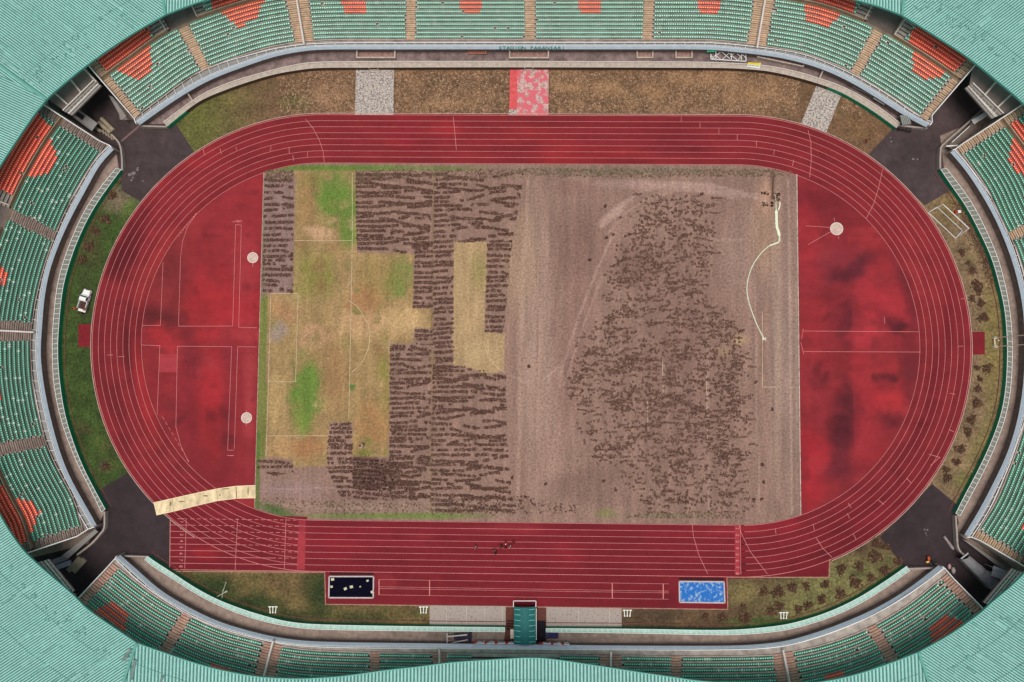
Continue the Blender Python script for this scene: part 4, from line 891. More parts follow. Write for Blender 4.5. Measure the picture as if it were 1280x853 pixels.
EE=[(1310,165),(1340,240),(1362,330),(1368,430),(1360,520),(1340,610),(1310,680)]
if True:
    roof_panel(EW,(-1,-.1),(-1,-.55),AR(-1,-.46))
    roof_panel(ENW,(-1,-.55),(-.16,-1),AR(-1,-.72),far=[(-300,-400)])
    roof_panel(EN,(-.16,-1),(.12,-1),AR(0,-1),pitch=0.56)
    roof_panel(ENE,(.12,-1),(1,-.3),AR(1,-.75),far=[(1600,-350)])
    roof_panel(ESW,(-1,0),(-.34,1),AR(-1,.66),far=[(-350,1200)])
    roof_panel(ES,(-.34,1),(.28,1),AR(0,1),pitch=0.64)
    roof_panel(ESE,(.28,1),(1,.2),AR(1,.66),far=[(1650,1150)])
# seam flashings
m_fl=mat('seam_flashing',(96,160,148),amt=.1)
b=MB()
for p,q in (((207,18.5),(201,-25)),((1127,19),(1131,-25)),((171,804),(148,875)),((1148,815.5),(1168,880)),((57.7,125),(-5,78))):
    a=U(*p,ZR);c=U(*q,ZR); b.bar((*a,0.22),(*c,0.25+0.035*10),0.5,0.12)
b.build('seam_flashing',m_fl,roof)
b=MB()
for e,dv,ds in ((ENW,(-1,-.72),(40,85)),(EN,(0,-1),(30,)),(ENE,(1,-.75),(40,85)),(ESW,(-1,.66),(40,90)),(ES,(0,1),(26,)),(ESE,(1,.66),(40,85))):
    dn=np.array(dv)/np.linalg.norm(dv)
    for d_ in ds:
        q=[U(p[0]+dn[0]*d_,p[1]+dn[1]*d_,ZR) for p in e]; zz=.13+.035*1.02*d_*.144
        for u_,v_ in zip(q[:-1],q[1:]): b.bar((*u_,zz),(*v_,zz),.10,.02)
b.build('sheet_lap',mat('sheet_lap',(104,158,150),amt=.3,scale=.5),roof)
# grime blotches on the sheets (real dirt with its own outline)
m_gr=mat('roof_grime_patch',(104,156,147),rough=0.9,amt=0.3,scale=3)
b=MB(); EDG=np.vstack([cat(UP(e,ZR),1.0) for e in (EW,ENW,EN,ENE,ESW,ES,ESE)])
def blotch(px,py,r):
    for _ in range(int(1+r)):
        w=U(px+R.gauss(0,r*.5),py+R.gauss(0,r*.5),ZR+1); a0=R.random()*6; n=7; rr_=R.uniform(.10,.34)
        pts=[(w[0]+rr_*R.uniform(.5,1.2)*math.cos(a0+i*6.283/n),w[1]+rr_*R.uniform(.5,1.2)*math.sin(a0+i*6.283/n)) for i in range(n)]
        hz=0.17+0.035*1.15*np.linalg.norm(EDG-np.array(w),axis=1).min()
        b.face([(*p,hz) for p in pts])
for arr,hz in (([(86,58),(78,66),(88,48),(95,44),(48,85),(60,74),(40,92),(32,100),(103,58),(112,30),(78,52),(70,72),(150,15),(135,12),(122,22),(44,88)],1.35),
            ([(28,95),(38,112),(46,100)],1.2),
            ([(25,733),(38,745),(42,750),(54,762),(58,776),(70,780),(80,776),(96,795),(105,797),(100,790),(118,812),(127,815),(10,710),(86,780),(64,768)],1.2),
            ([(1148,5),(1160,2),(1190,18),(1195,22),(1187,24),(1203,27),(1211,32),(1193,31),(1222,40),(1230,46),(1209,44),(1242,57),(1251,65),(1271,72),(1176,6)],1.3),
            ([(1178,833),(1262,785),(1196,838),(1210,820),(1228,812),(1258,776)],1.3)):
    for x,y in arr: blotch(x+R.uniform(-2,2),y+R.uniform(-2,2),R.uniform(2,4.0))
b.build('roof_grime',m_gr,roof)
b=MB(); rs=random.Random(3)
for e,dv,n_ in ((ENW,(-1,-.72),60),(EN,(0,-1),20),(ENE,(1,-.75),60),(ESW,(-1,.66),60),(ES,(0,1),50),(ESE,(1,.66),40)):
    dn=np.array(dv)/np.linalg.norm(dv)
    for _ in range(n_):
        k=rs.randrange(len(e)-1); f=rs.random(); p=(e[k][0]+(e[k+1][0]-e[k][0])*f,e[k][1]+(e[k+1][1]-e[k][1])*f); d0=rs.uniform(3,110); l_=rs.uniform(6,34)
        q0=U(p[0]+dn[0]*d0,p[1]+dn[1]*d0,ZR); q1=U(p[0]+dn[0]*(d0+l_),p[1]+dn[1]*(d0+l_),ZR)
        z0_=.15+.035*1.1*d0*.144; z1_=.15+.035*1.1*(d0+l_)*.144; w_=rs.uniform(.05,.14)
        nx_=np.array([-(q1[1]-q0[1]),q1[0]-q0[0]]); nx_=nx_/np.linalg.norm(nx_)*w_; b.face([(q0[0]-nx_[0],q0[1]-nx_[1],z0_),(q0[0]+nx_[0],q0[1]+nx_[1],z0_),(q1[0]+nx_[0]*.4,q1[1]+nx_[1]*.4,z1_),(q1[0]-nx_[0]*.4,q1[1]-nx_[1]*.4,z1_)])
b.build('rust_streak',mat('roof_streak',(124,176,166),amt=.3,scale=.4),roof)
# streak stains near the south west seam
b=MB()
for p,q,w in (((163,812),(152,826),.5),((168,825),(164,850),.6),((160,820),(155,826),.5),((204,845),(200,853),.4)): b.ribbon([U(*p,ZR+.5),U(*q,ZR+.5)],w,0.17+0.04*np.linalg.norm(EDG-np.array(U(*q,ZR)),axis=1).min())
b.build('roof_stain',mat('roof_stain',(104,128,122),amt=.4,scale=2),roof)
roofpoly=[p for p in EW+ENW+EN+ENE]+[(1400,150),(1400,-100),(-100,-100),(-100,330)]
roofpolyS=[p for p in ESW+ES+ESE]+[(1400,680),(1400,1000),(-100,1000),(-100,560)]
ORN=[([(188,57),(146,88),(173,100),(192,84),(189,72)],'o'),([(276,16),(300,8),(332,-4),(322,23),(298,35)],'o'),([(418,-30),(461,-30),(457,15),(430,16)],'o'),([(568,-30),(608,-30),(600,16),(577,16)],'o'),([(712,-30),(759,-30),(750,16),(725,16)],'o'),([(862,-30),(909,-30),(898,16),(874.5,16)],'o'),([(1004,3),(1055,16),(1035,35),(1008,27)],'o'),([(1142,59),(1185,89),(1173,98),(1158,99),(1140.5,89)],'o'),
     ([(118,78),(180,20),(194,56),(140,94)],'r',True),([(263,-10),(420,-60),(400,22),(266,20)],'r',True),([(980,-30),(1072,-10),(1064,22),(1000,14)],'r',True),([(1147,22),(1224,72),(1196,96),(1134,54)],'r',True)]
OW=[([(63,174),(72,197),(65,213),(61,218),(40,221),(30,218),(50,186)],'r',False),([(44,136),(68,164),(40,222),(14,272),(-40,250),(0,196)],'r',True),([(-20,325),(9,336),(8,356),(-20,358)],'r'),([(-10,483),(1.5,487),(1.5,499),(-10,500)],'r'),([(14,621),(40,626),(52,640),(47,645),(40,667),(20,640)],'r',False),([(-20,590),(6,610),(40,684),(28,692),(-30,640)],'r',True)]
OE=[([(1264.7,174),(1290,190),(1290,225),(1275,219),(1259.7,198)],'r'),([(1262,146),(1300,165),(1300,200),(1270,176)],'r',True),([(1277,650),(1290,650),(1290,660),(1277,662)],'r')]
OS=[([(140.4,753),(160,769),(157,793),(113,764.4)],'r'),([(262,827),(288,838),(286,844),(262,834)],'r'),([(1183,770),(1208,777),(1165,810),(1163,784.5)],'r'),([(1030,843),(1054,838),(1056,850),(1030,853)],'r')]
tot=[place_seats('N',ORN,roofpoly),place_seats('W',OW,roofpoly+[]),place_seats('E',OE,roofpoly),place_seats('S',OS,roofpolyS)]
print('seats',tot)
# passage floors
for k,sk,mm in (('N','N',m_passN),('W','W',m_pass),('E','E',m_pass),('S','S',m_pass),('T','S',m_pass)):
    A,Bq=BC[k]; Fc=ST[sk]['Fc']; i0=np.linalg.norm(Fc-Bq[0],axis=1).argmin(); i1=np.linalg.norm(Fc-Bq[-1],axis=1).argmin()
    if k=='S': i0,i1=0,np.linalg.norm(Fc-np.array(U(660,805,1.2)),axis=1).argmin()
    elif k=='T': i0,i1=np.linalg.norm(Fc-np.array(U(660,805,1.2)),axis=1).argmin(),len(Fc)-1
    else: i0,i1=0,len(Fc)-1
    if k=='S': Bq=np.vstack([Bq,[U(660,789.7,0)]])
    if k=='T': Bq=np.vstack([[U(660,790,0)],Bq])
    G=resamp(Fc[i0:i1+1],n=120); H=resamp(Bq,n=120); nn=normals(G); sg=-1 if (nn[60]@(-G[60]))>0 else 1
    b=MB(); b.strip(H,G+nn*sg*1.2,0.014 if k!='T' else 0.0145,0.014 if k!='T' else 0.0145); b.build('passage',mm,kind='structure')
# ---- name on the north fascia
tl=empty('fascia_lettering',(*U(662,61,1.9),1.9),label='teal capital letters of the stadium name on the pale blue front of the top grandstand',cat='lettering')
Fn=ST['N']['Fc']; m_tl=mat('lettering_teal',(20,140,120),rough=.5,amt=.05)
txt='STADION PAKANSARI'; x0,x1=625.5,704.0
for i,chh in enumerate(txt):
    if chh==' ': continue
    px=x0+(x1-x0)*i/(len(txt)-1); q=U(px,61.2,1.9); j=np.linalg.norm(Fn-np.array(q),axis=1).argmin()
    o=text_mesh(chh,1.15,'letter',m_tl,tl,(q[0]-tl.location.x,Fn[j][1]+0.08-tl.location.y,2.3-1.9),(math.radians(70),0,0),0.03)
# ================================================================= CORNER GATES
m_deck=mat('bridge_grating',(120,114,108),amt=0.2,scale=2)
m_dkfl=mat('upper_concourse_dark',(116,100,96),amt=0.2,scale=0.5)
def corner(outer,inner,pts,divs,label,lab2,z=6.95):
    o=[U(*p,z) for p in outer]; i=[U(*p,z) for p in inner]; c=(o[0][0],o[0][1],z)
    t=empty('corner_bridge',(o[0][0],o[0][1],0),label=label,cat='footbridge'); b=MB(); off=np.array(o[0])
    O=[np.array(p)-off for p in o]; I=[np.array(p)-off for p in i]
    b.prism([O[0],O[1],I[1],I[0]],z-0.4,z); b.build('deck',m_deck,t)
    b=MB(); n=9
    for A,B_ in ((O[0],O[1]),(I[0],I[1])):
        b.bar((*A,z+1.0),(*B_,z+1.0),0.18,0.1); b.bar((*A,z+0.15),(*B_,z+0.15),0.14,0.3)
        for k in range(n+1):
            q=A+(B_-A)*k/n; b.bar((*q,z),(*q,z+1.0),0.08)
    mA=(O[0]*0.6+I[0]*0.4);mB=(O[1]*0.6+I[1]*0.4); b.bar((*mA,z+0.06),(*mB,z+0.06),0.16,0.08)
    for k in range(1,n): q=O[0]+(O[1]-O[0])*k/n; r=I[0]+(I[1]-I[0])*k/n; b.bar((*q,z+.04),(*r,z+.04),0.07,0.05)
    b.build('railing',m_white if False else mat('bridge_rail',(206,200,194),amt=.08),t)
    P_=[np.array(U(*p,z)) for p in pts]; b=MB(); b.face([(*(p-off),z-0.01) for p in P_]); b.build('concourse_slab',m_dkfl,t)
    b=MB()
    for p,q in divs: b.wall([np.array(U(*p,z+.6))-off,np.array(U(*q,z+.6))-off],0.3,z-0.01,z+0.8)
    b.build('concourse_wall',mat('vomitory_wall',(186,174,164),amt=.15),t)
    return t
corner([(120.5,103.2),(82.5,140.5)],[(126.5,107.5),(90,144.5)],[(121,103),(83,140.5),(40,110),(30,70),(75,40)],[((88.5,100),(102.5,117)),((105,86),(121,103)),((69,117),(85,131))],
 'narrow railed footbridge joining the top and left grandstands over the tunnel with the rolled mats','')
corner([(1212,106.3),(1250,144)],[(1206.5,110.5),(1239.8,148.5)],[(1212,106),(1250,144),(1300,130),(1290,60),(1220,50)],[((1246,101.6),(1229.5,120.3)),((1264,118.5),(1245,136))],
 'narrow railed footbridge joining the top and right grandstands at the upper right corner','')
corner([(52,702),(88.5,743.7)],[(61,699.5),(92.7,738.5)],[(52,702),(88.5,743.7),(60,790),(0,760),(10,715)],[((71,728),(66,734)),((92,744),(86,748))],
 'narrow railed footbridge joining the left and bottom grandstands above the grey panels','')
corner([(1272,714),(1236,755.6)],[(1264.7,711.2),(1229.6,753)],[(1272,714),(1236,755.6),(1270,800),(1330,770),(1320,720)],[((1254,738),(1259,744))],
 'narrow railed footbridge joining the right and bottom grandstands beyond the grey draped canopy','')
def thing_wall(name,pts,th,h,m,label,cat,z=None):
    W=UP(pts,h); o=W[0]; b=MB(); b.wall(cat_(W) if len(W)>2 else W,th,0,h,m); ob=b.build(name,None,None,origin=(o[0],o[1],0),label=label,cat=cat)
    return ob
def cat_(W): return cat(W,0.6)
m_lw=mat('low_wall',(158,146,138),amt=.2,scale=1)
thing_wall('curved_low_wall',[(138.5,168),(144,173),(149.5,181),(152,195),(152.5,213)],0.32,1.1,m_lw,'pale low curved wall beside the rolled mats at the upper left asphalt corner','low wall')
thing_wall('curved_low_wall',[(1228,138),(1205,158),(1180,180),(1176,188),(1175.3,211)],0.32,1.1,m_lw,'pale low bent wall along the upper right tunnel mouth','low wall')
thing_wall('curved_low_wall',[(1194.8,645),(1196.2,665),(1198.3,686),(1208,696)],0.32,1.1,m_lw,'pale low bent wall above the grey draped canopy at the lower right','low wall')
thing_wall('curved_low_wall',[(130.5,640),(130,660),(124.4,668.4),(114,680),(96,694)],0.32,1.1,m_lw,'pale low curved wall beside the stacked grey planks at the lower left','low wall')
for pts,l in (([(175,157.5),(208.5,158.5)],'short pale wall closing the top passage at its left end'),([(1159,160.5),(1124,157)],'short pale wall closing the top passage beside the small grey booth'),
              ([(150.5,695.3),(186,696.4)],'short pale wall closing the bottom passage at its left end'),([(1135,711.3),(1170,710.3)],'short pale wall closing the bottom passage beside the orange barrow')):
    thing_wall('passage_end_wall',pts,0.3,1.0,m_lw,l,'low wall')
thing_wall('passage_partition',[(234,116),(242.5,129)],0.25,1.2,m_conc,'thin pale partition crossing the top passage left of centre','partition')
thing_wall('passage_partition',[(1030,86),(1022,103)],0.25,1.2,m_conc,'pale partition crossing the top passage beside the weathered slab on the right','partition')
b=MB(); b.ribbon(UP([(151.5,177),(174,157.5)]),0.35,0.012); b.build('gate_sill',mat('sill',(120,92,90),amt=.3),kind='structure')
# concrete troughs under the north fascia
def trough(x0,x1,y0,y1,label,h=0.9):
    A=UP([(x0,y0-2),(x0,y1),(x1,y1),(x1,y0-2)],h); o=A[0]; b=MB(); b.wall(A,0.28,0,h,m_conc)
    f=[(*(p),0.02) for p in A]; b.face(f,mat('trough_floor',(150,120,112),amt=.4,scale=1.5)); b.build('dugout_box',None,None,origin=(o[0],o[1],0),label=label,cat='concrete box')
trough(446,493.5,63,72,'open concrete box against the grimy top passage above the grey weathered slab')
trough(637,685.5,63,72.3,'open concrete box below the teal lettering above the pink weathered slab')
trough(796.5,816,63,72,'small open concrete box in the top passage, left one of a pair right of centre',0.6)
trough(845,865,63,72,'small open concrete box in the top passage, right one of a pair right of centre',0.6)
A=UP([(947,66),(947,71),(1004,83),(1006,78)],.9); b=MB(); b.wall(A,.25,0,.9,m_conc); b.face([(*p,.5) for p in A],mat('trough_floor',(150,120,112),amt=.4,scale=1.5)); b.build('dugout_box',None,None,origin=(*A[0],0),label='long slanting concrete ledge in the top passage right of the white lattice',cat='concrete box')
# slabs
m_slabw=None
def slabmat(name,base,spot,frac,scale,spot2=None):
    m=bpy.data.materials.new(name); m.use_nodes=True; nt=m.node_tree; bs=nt.nodes['Principled BSDF']; bs.inputs['Roughness'].default_value=.9
    tc=nt.nodes.new('ShaderNodeTexCoord'); n=nt.nodes.new('ShaderNodeTexNoise'); n.inputs['Scale'].default_value=scale; n.inputs['Detail'].default_value=9; n.inputs['Roughness'].default_value=.7; nt.links.new(tc.outputs['Object'],n.inputs[0])
    r=nt.nodes.new('ShaderNodeValToRGB'); e=r.color_ramp.elements; e[0].position=frac-.05; e[0].color=(*lin(spot),1); e[1].position=frac+.05; e[1].color=(*lin(base),1); nt.links.new(n.outputs['Fac'],r.inputs[0])
    src=r.outputs[0]
    if spot2:
        n2=nt.nodes.new('ShaderNodeTexNoise'); n2.inputs['Scale'].default_value=scale*.35; n2.inputs['Detail'].default_value=7; mp=nt.nodes.new('ShaderNodeMapping'); mp.inputs['Location'].default_value=(5,9,3); nt.links.new(tc.outputs['Object'],mp.inputs[0]); nt.links.new(mp.outputs[0],n2.inputs[0])
        r2=nt.nodes.new('ShaderNodeValToRGB'); e=r2.color_ramp.elements; e[0].position=.47; e[0].color=(0,0,0,1); e[1].position=.53; e[1].color=(1,1,1,1); nt.links.new(n2.outputs['Fac'],r2.inputs[0])
        mx=nt.nodes.new('ShaderNodeMix'); mx.data_type='RGBA'; nt.links.new(r2.outputs[0],mx.inputs[0]); nt.links.new(src,mx.inputs[6]); mx.inputs[7].default_value=(*lin(spot2),1); src=mx.outputs[2]
    nt.links.new(src,bs.inputs['Base Color']); return m
m_sl1=slabmat('weathered_slab',(190,178,168),(112,106,106),.485,3.0); m_sl2=slabmat('pink_slab',(204,166,160),(140,120,116),.47,2.2,(204,100,110)); m_sl3=slabmat('paved_slab',(162,148,141),(128,112,108),.42,2.6); m_red=mat('slab_red',(204,84,86),amt=.25,scale=1.5)
def slab(poly,m,z=0.05,strips=None):
    b=MB(); b.prism([tuple(p) for p in UP(poly,z)],-0.02,z); return b.build('paved_slab',m,None,kind='structure')
slab([(445,86),(492.5,86),(492,143.5),(443.5,143.5)],m_sl1); slab([(647,86),(686,86),(685.5,144),(646,144)],m_sl2); 
b=MB(); b.face([(*p,.055) for p in UP([(637.5,86.5),(647,86.5),(646,137),(636.5,137)])]); b.build('red_painted_slab',m_red,kind='structure')
slab([(636.3,137),(646,137),(646,144),(636,144)],m_sl1,.05)
slab([(1021,106),(1052,118),(1033,165.5),(1001,155)],m_sl1); slab([(537,757),(632,758),(632,782),(537,781)],m_sl3,.045); slab([(683,759),(777,761),(777,783.5),(683,783)],m_sl3,.045)
j=MB()
for x in (558,583,606,628): j.ribbon(UP([(x,757.5),(x,781)]),0.07,.052)
for x in (723,762): j.ribbon(UP([(x,760),(x,783)]),0.07,.052)
for x in (456,462,473,481): j.ribbon(UP([(x,87),(x,143)]),0.05,.058)
j.build('slab_joints',mat('joint',(196,180,170),amt=.2),kind='structure')
for px,l in (((462,473),'concrete step block filling the barrier gap above the grey weathered slab'),((655.8,666.5),'concrete step block filling the barrier gap above the pink weathered slab')):
    A=UP([(px[0],78),(px[1],78),(px[1],87),(px[0],87)],.5); b=MB()
    b.prism([tuple(p) for p in A],0,.35,m_conc); A2=UP([(px[0],80),(px[1],80),(px[1],84),(px[0],84)],.6)
    b.prism([tuple(p) for p in A2],.35,.6,m_conc)
    b.wall([A[3],A[0]],.18,0,1.2,m_conc); b.wall([A[1],A[2]],.18,0,1.2,m_conc); b.build('barrier_steps',None,None,origin=(*A[0],0),label=l,cat='steps')
# ================================================================= LANDING PITS
def pit(c4,tarpm,label,blue):
    W=UP(c4,.15); o=W.mean(0); t=empty('landing_pit',(*o,0),label=label,cat='sand pit'); A=[p-o for p in W]
    b=MB(); ring=A+[A[0]]; 
    for i in range(4): b.bar((*ring[i],.1),(*ring[i+1],.1),.26,.2)
    b.build('frame',mat('pit_frame',(186,176,176),amt=.15,scale=1),t)
    # tarp with folds
    nx,ny=46,24; b=MB(); V=[]; Fq=[]
    for i in range(nx+1):
        for j in range(ny+1):
            u,v=i/nx,j/ny; p=(A[0]*(1-u)+A[1]*u)*(1-v)+(A[3]*(1-u)+A[2]*u)*v; p=p*0.985; ed=min(u,1-u,v,1-v)
            h=.06+.22*(fb(np.array([p[0]+50]),np.array([p[1]+50]),2.2,61)[0]-.3)*min(1,ed*8)
            V.append((p[0],p[1],h))
    for i in range(nx):
        for j in range(ny): a=i*(ny+1)+j; Fq.append((a,a+1,a+ny+2,a+ny+1))
    b.mesh(V,Fq); b.build('tarpaulin',tarpm,t,smooth=True,fixn=True)
    d=MB(); a=A[0]+(A[0]-A[3])*.12; e=A[1]+(A[1]-A[2])*.12
    for k in range(60):
        f=k/60
        if (k*7)%19==0: continue
        q=a+(e-a)*(f+.008); d.box((q[0],q[1],.055),(.11,.42,.05))
    d.bar((*a,.035),(*e,.035),.42,.02); d.build('drain_grating',mat('grating',(52,16,22),amt=.3),t); return t
m_tb=mat('tarp_black',(14,13,28),rough=.95,amt=.3,scale=1.5,spec=.02); m_tbl=slabmat('tarp_blue_worn',(28,104,186),(150,178,200),.44,1.3,None)
pit([(411.5,720.8),(467,720.8),(466.5,747.5),(411,747.3)],m_tb,'sand pit near the lower left covered with a black tarpaulin weighed down by blocks',0)
pit([(849,727),(905,727.5),(906,753.8),(849.5,753)],m_tbl,'sand pit near the lower right covered with a torn blue tarpaulin',1)
WL=['in the upper left corner of','on the upper right part of','on the left edge of','left of centre on','at the centre of','near the lower right frame of','small, in the right half of']
for (x,y,s),l in zip(((415.8,724.3,.62),(459.5,726,.45),(414.5,733.5,.5),(431.8,736,.6),(439.3,733.7,.62),(465.3,740,.6),(450.3,733.5,.3)),WL):
    q=U(x,y,.3); b=MB(); b.box((0,0,0),(s,s*.8,.22),rz=R.random()*.5,m=mat('block_pale',(190,186,176),amt=.2)); b.box((0,0,.12),(s*.6,s*.5,.05),rz=.2,m=mat('block_yellowish',(206,204,150),amt=.2)); b.build('paving_block',None,origin=(0,0,0),label='pale concrete block '+l+' the black tarpaulin',cat='block',group='blocks holding down the black tarpaulin').location=(q[0],q[1],.27)
# ================================================================= THROWING CIRCLES
def circ(x,y,r,label):
    q=U(x,y); t=empty('throwing_circle',(*q,0),label=label,cat='throwing circle'); b=MB(); pts=[(r*math.cos(i*.2618),r*math.sin(i*.2618)) for i in range(24)]
    b.prism(pts,0,.04); b.build('concrete_disc',mat('disc',(196,172,160),amt=.3,scale=2.5),t)
    b=MB(); rr2=[(1.0*r*math.cos(i*.2618),r*math.sin(i*.2618)) for i in range(25)]
    b.wall(rr2,.1,0,.06); b.build('rim',mat('rim',(226,214,206),amt=.1),t)
circ(316,322.3,1.05,'pale concrete throwing circle in the left red area, upper one of two')
circ(308.3,522.5,1.05,'pale concrete throwing circle in the left red area, lower one of two')
circ(1045.7,286.2,1.25,'pale concrete throwing circle with two sector lines in the right red area')
# ================================================================= SOD HEAPS / DEAD SHRUBS
m_hp=mat('heap_soil',(84,60,46),amt=.5,scale=2.5,rough=.95); m_hp2=mat('heap_straw',(128,98,74),amt=.4,scale=2.5,rough=.95)
HV=[]
for v in range(6):
    b=MB(); rs=random.Random(v)
    for k in range(170):
        a=rs.random()*6.283; r=abs(rs.gauss(0,.46)); r=min(r,.98)*(1+.25*math.sin(3*a+v)); clod(b,r*math.cos(a),r*math.sin(a)*.9,rs.uniform(.08,.2),m_hp2 if rs.random()<.14 else m_hp,z=max(0,.42*(1-r)))
    me=None; o=b.build('sod_heap',None); HV.append((o.data,b)); bpy.data.objects.remove(o)
ORD=['first','second','third','fourth','fifth','sixth','seventh','eighth','ninth','tenth','eleventh','twelfth','thirteenth','fourteenth','fifteenth','sixteenth','seventeenth','eighteenth','nineteenth','twentieth','twenty-first','twenty-second','twenty-third','twenty-fourth','twenty-fifth']
def heaps(L,fmt,group):
    for i,(x,y,s) in enumerate(L):
        q=U(x,y); o=bpy.data.objects.new('sod_heap',HV[(i*5+len(L))%6][0]); o.location=(*q,0); o.rotation_euler=(0,0,R.random()*6.28); k=s*R.uniform(.9,1.1); o.scale=(k,k*R.uniform(.8,1.15),k*.9); link(o); prop(o,fmt%ORD[i],'heap',group)
heaps([(1202,316,1),(1210,329,.6),(1232,327,.8),(1215.3,338.4,.9),(1220,356,1.1),(1223,364,.9),(1215,373.5,.9),(1226,379,1),(1229.6,397.3,1.15),(1221,460,.8),(1233.5,461,1.1),(1224.6,474,.7),(1222,486,.8),(1220.8,503.7,1.1),(1213.3,525,1.1),(1209.5,540,1.1),(1200.7,561.4,1.1),(1195.7,577.7,1),(1182,587,1),(1184,598,1.1)],
 'heap of dark broken sod, %s counting down the right verge from the goal','heaps of broken sod on the right verge')
heaps([(1095.4,679,1.1),(1108,684,1),(1093,696,1.25),(1123,701.7,.9),(1074,708,1.15),(1051.5,711.7,1.2),(1105.5,713,1.2),(1088,721.8,.9),(1069,728,1.25),(1031.5,730.5,1.1),(1007.6,733,1.05),(990,734.3,1.0),(973,740,1.3),(954.7,739.3,1.1),(1050.3,741.8,1.1),(1026.5,749.3,1.1),(1010,757,1.2),(997.6,762,1),(973.8,758,1),(963.8,764,1.1),(928.4,758,.75),(932,773,1.25),(903,772,1.0),(882,770.6,.9)],
 'heap of dark sod, %s counting from the lower right asphalt leftwards to the blue pit','heaps of broken sod on the lower right verge')
heaps([(140.4,244,1.2),(131.7,274.4,1.1),(120.4,289.5,.9),(111.6,308.3,1.1),(104,324.6,1.15)],
 'heap of dark sod, %s counting down the left verge towards the pickup','heaps of broken sod on the left verge')
heaps([(132,583,1.0)],'lone heap of dry brown sod on the green left verge above the lower left asphalt','heaps of broken sod on the left verge') if False else None
q=U(132,583); o=bpy.data.objects.new('sod_heap',HV[2][0]); o.location=(*q,0); link(o); prop(o,'lone heap of dry brown sod on green grass above the lower left asphalt','heap','heaps of broken sod on the left verge')
# rank dry weeds at the foot of the right barrier: nobody could count them
b=MB()
for k in range(1300):
    f=R.random(); seg_=[(1196,252),(1208,268),(1218,288),(1226,305),(1236,330),(1244,355)]; i=min(int(f*5),4); g_=f*5-i; x=seg_[i][0]*(1-g_)+seg_[i+1][0]*g_+R.gauss(0,4)-2; y=seg_[i][1]*(1-g_)+seg_[i+1][1]*g_+R.gauss(0,4); w=U(x,y); clod(b,w[0],w[1],R.uniform(.06,.17),R.choice([m_hp,m_hp,m_hp2,m_dg]))
b.build('dry_weeds',None,kind='stuff',label='tangle of dry brown weeds between the football goal and the right barrier',cat='weeds')
# straw flecks over the stripped brown verge
b=MB(); m_st=mat('straw',(176,140,112),amt=.3,scale=2)
for k in range(7500):
    x=R.uniform(350,1110); y=R.uniform(89,142) if R.random()<.9 else R.uniform(95,160); 
    if (443<x<494) or (635<x<687) or (1000<x<1052): continue
    if y>143 and x<1060: continue
    if x>1010 and not inpoly([x],[y],[(1052,118),(1120,160),(1088,192),(1033,166)])[0]: continue
    w=U(x,y); a=R.random()*3.14 if R.random()<.5 else R.choice([0,1.5])+R.gauss(0,.2); l=R.uniform(.15,.55); b.ribbon([(w[0]-l/2*math.cos(a),w[1]-l/2*math.sin(a)),(w[0]+l/2*math.cos(a),w[1]+l/2*math.sin(a))],R.uniform(.04,.10),.02+.01*R.random())
b.build('straw_litter',m_st,kind='stuff',label='pale straw scattered over the stripped brown verge along the top of the track',cat='straw')
# grass tufts on the green verges
b=MB(); m_t1=mat('tuft_green',(52,78,30),amt=.4,scale=2); m_t2=mat('tuft_olive',(104,100,56),amt=.4,scale=2)
for k in range(7000):
    z_=R.random()
    if z_<.4: x,y=R.uniform(76,175),R.uniform(235,610)
    elif z_<.7: x,y=R.uniform(230,535),R.uniform(717,780)
    else: x,y=R.uniform(910,1130),R.uniform(660,782)
    if not (inpoly([x],[y],[(150,225),(175,255),(150,292),(128,335),(117,400),(116,440),(118,480),(130,528),(158,588),(122,612),(90,545),(76,480),(75,420),(80,360),(100,295),(130,243)])[0] or
            inpoly([x],[y],[(222,716),(405,718),(408,757),(536,759),(536,778),(395,778),(310,762),(250,735)])[0] or
            inpoly([x],[y],[(912,724),(1036,724),(1038,702),(1100,672),(1128,708),(1070,746),(990,778),(780,783),(780,763),(911,764)])[0]): continue
    w=U(x,y); s=R.uniform(.05,.14); m=m_t1 if x<600 and R.random()<.6 else m_t2
    for _ in range(2):
        a=R.random()*3.14; b.face([(w[0]-s*math.cos(a),w[1]-s*math.sin(a),.005),(w[0]+s*math.cos(a),w[1]+s*math.sin(a),.005),(w[0]+s*.5*math.cos(a)+.06,w[1]+s*.5*math.sin(a),R.uniform(.06,.16))],m)
b.build('grass_tufts',None,kind='stuff',label='short uneven grass tufts on the green and olive verges around the track',cat='grass')
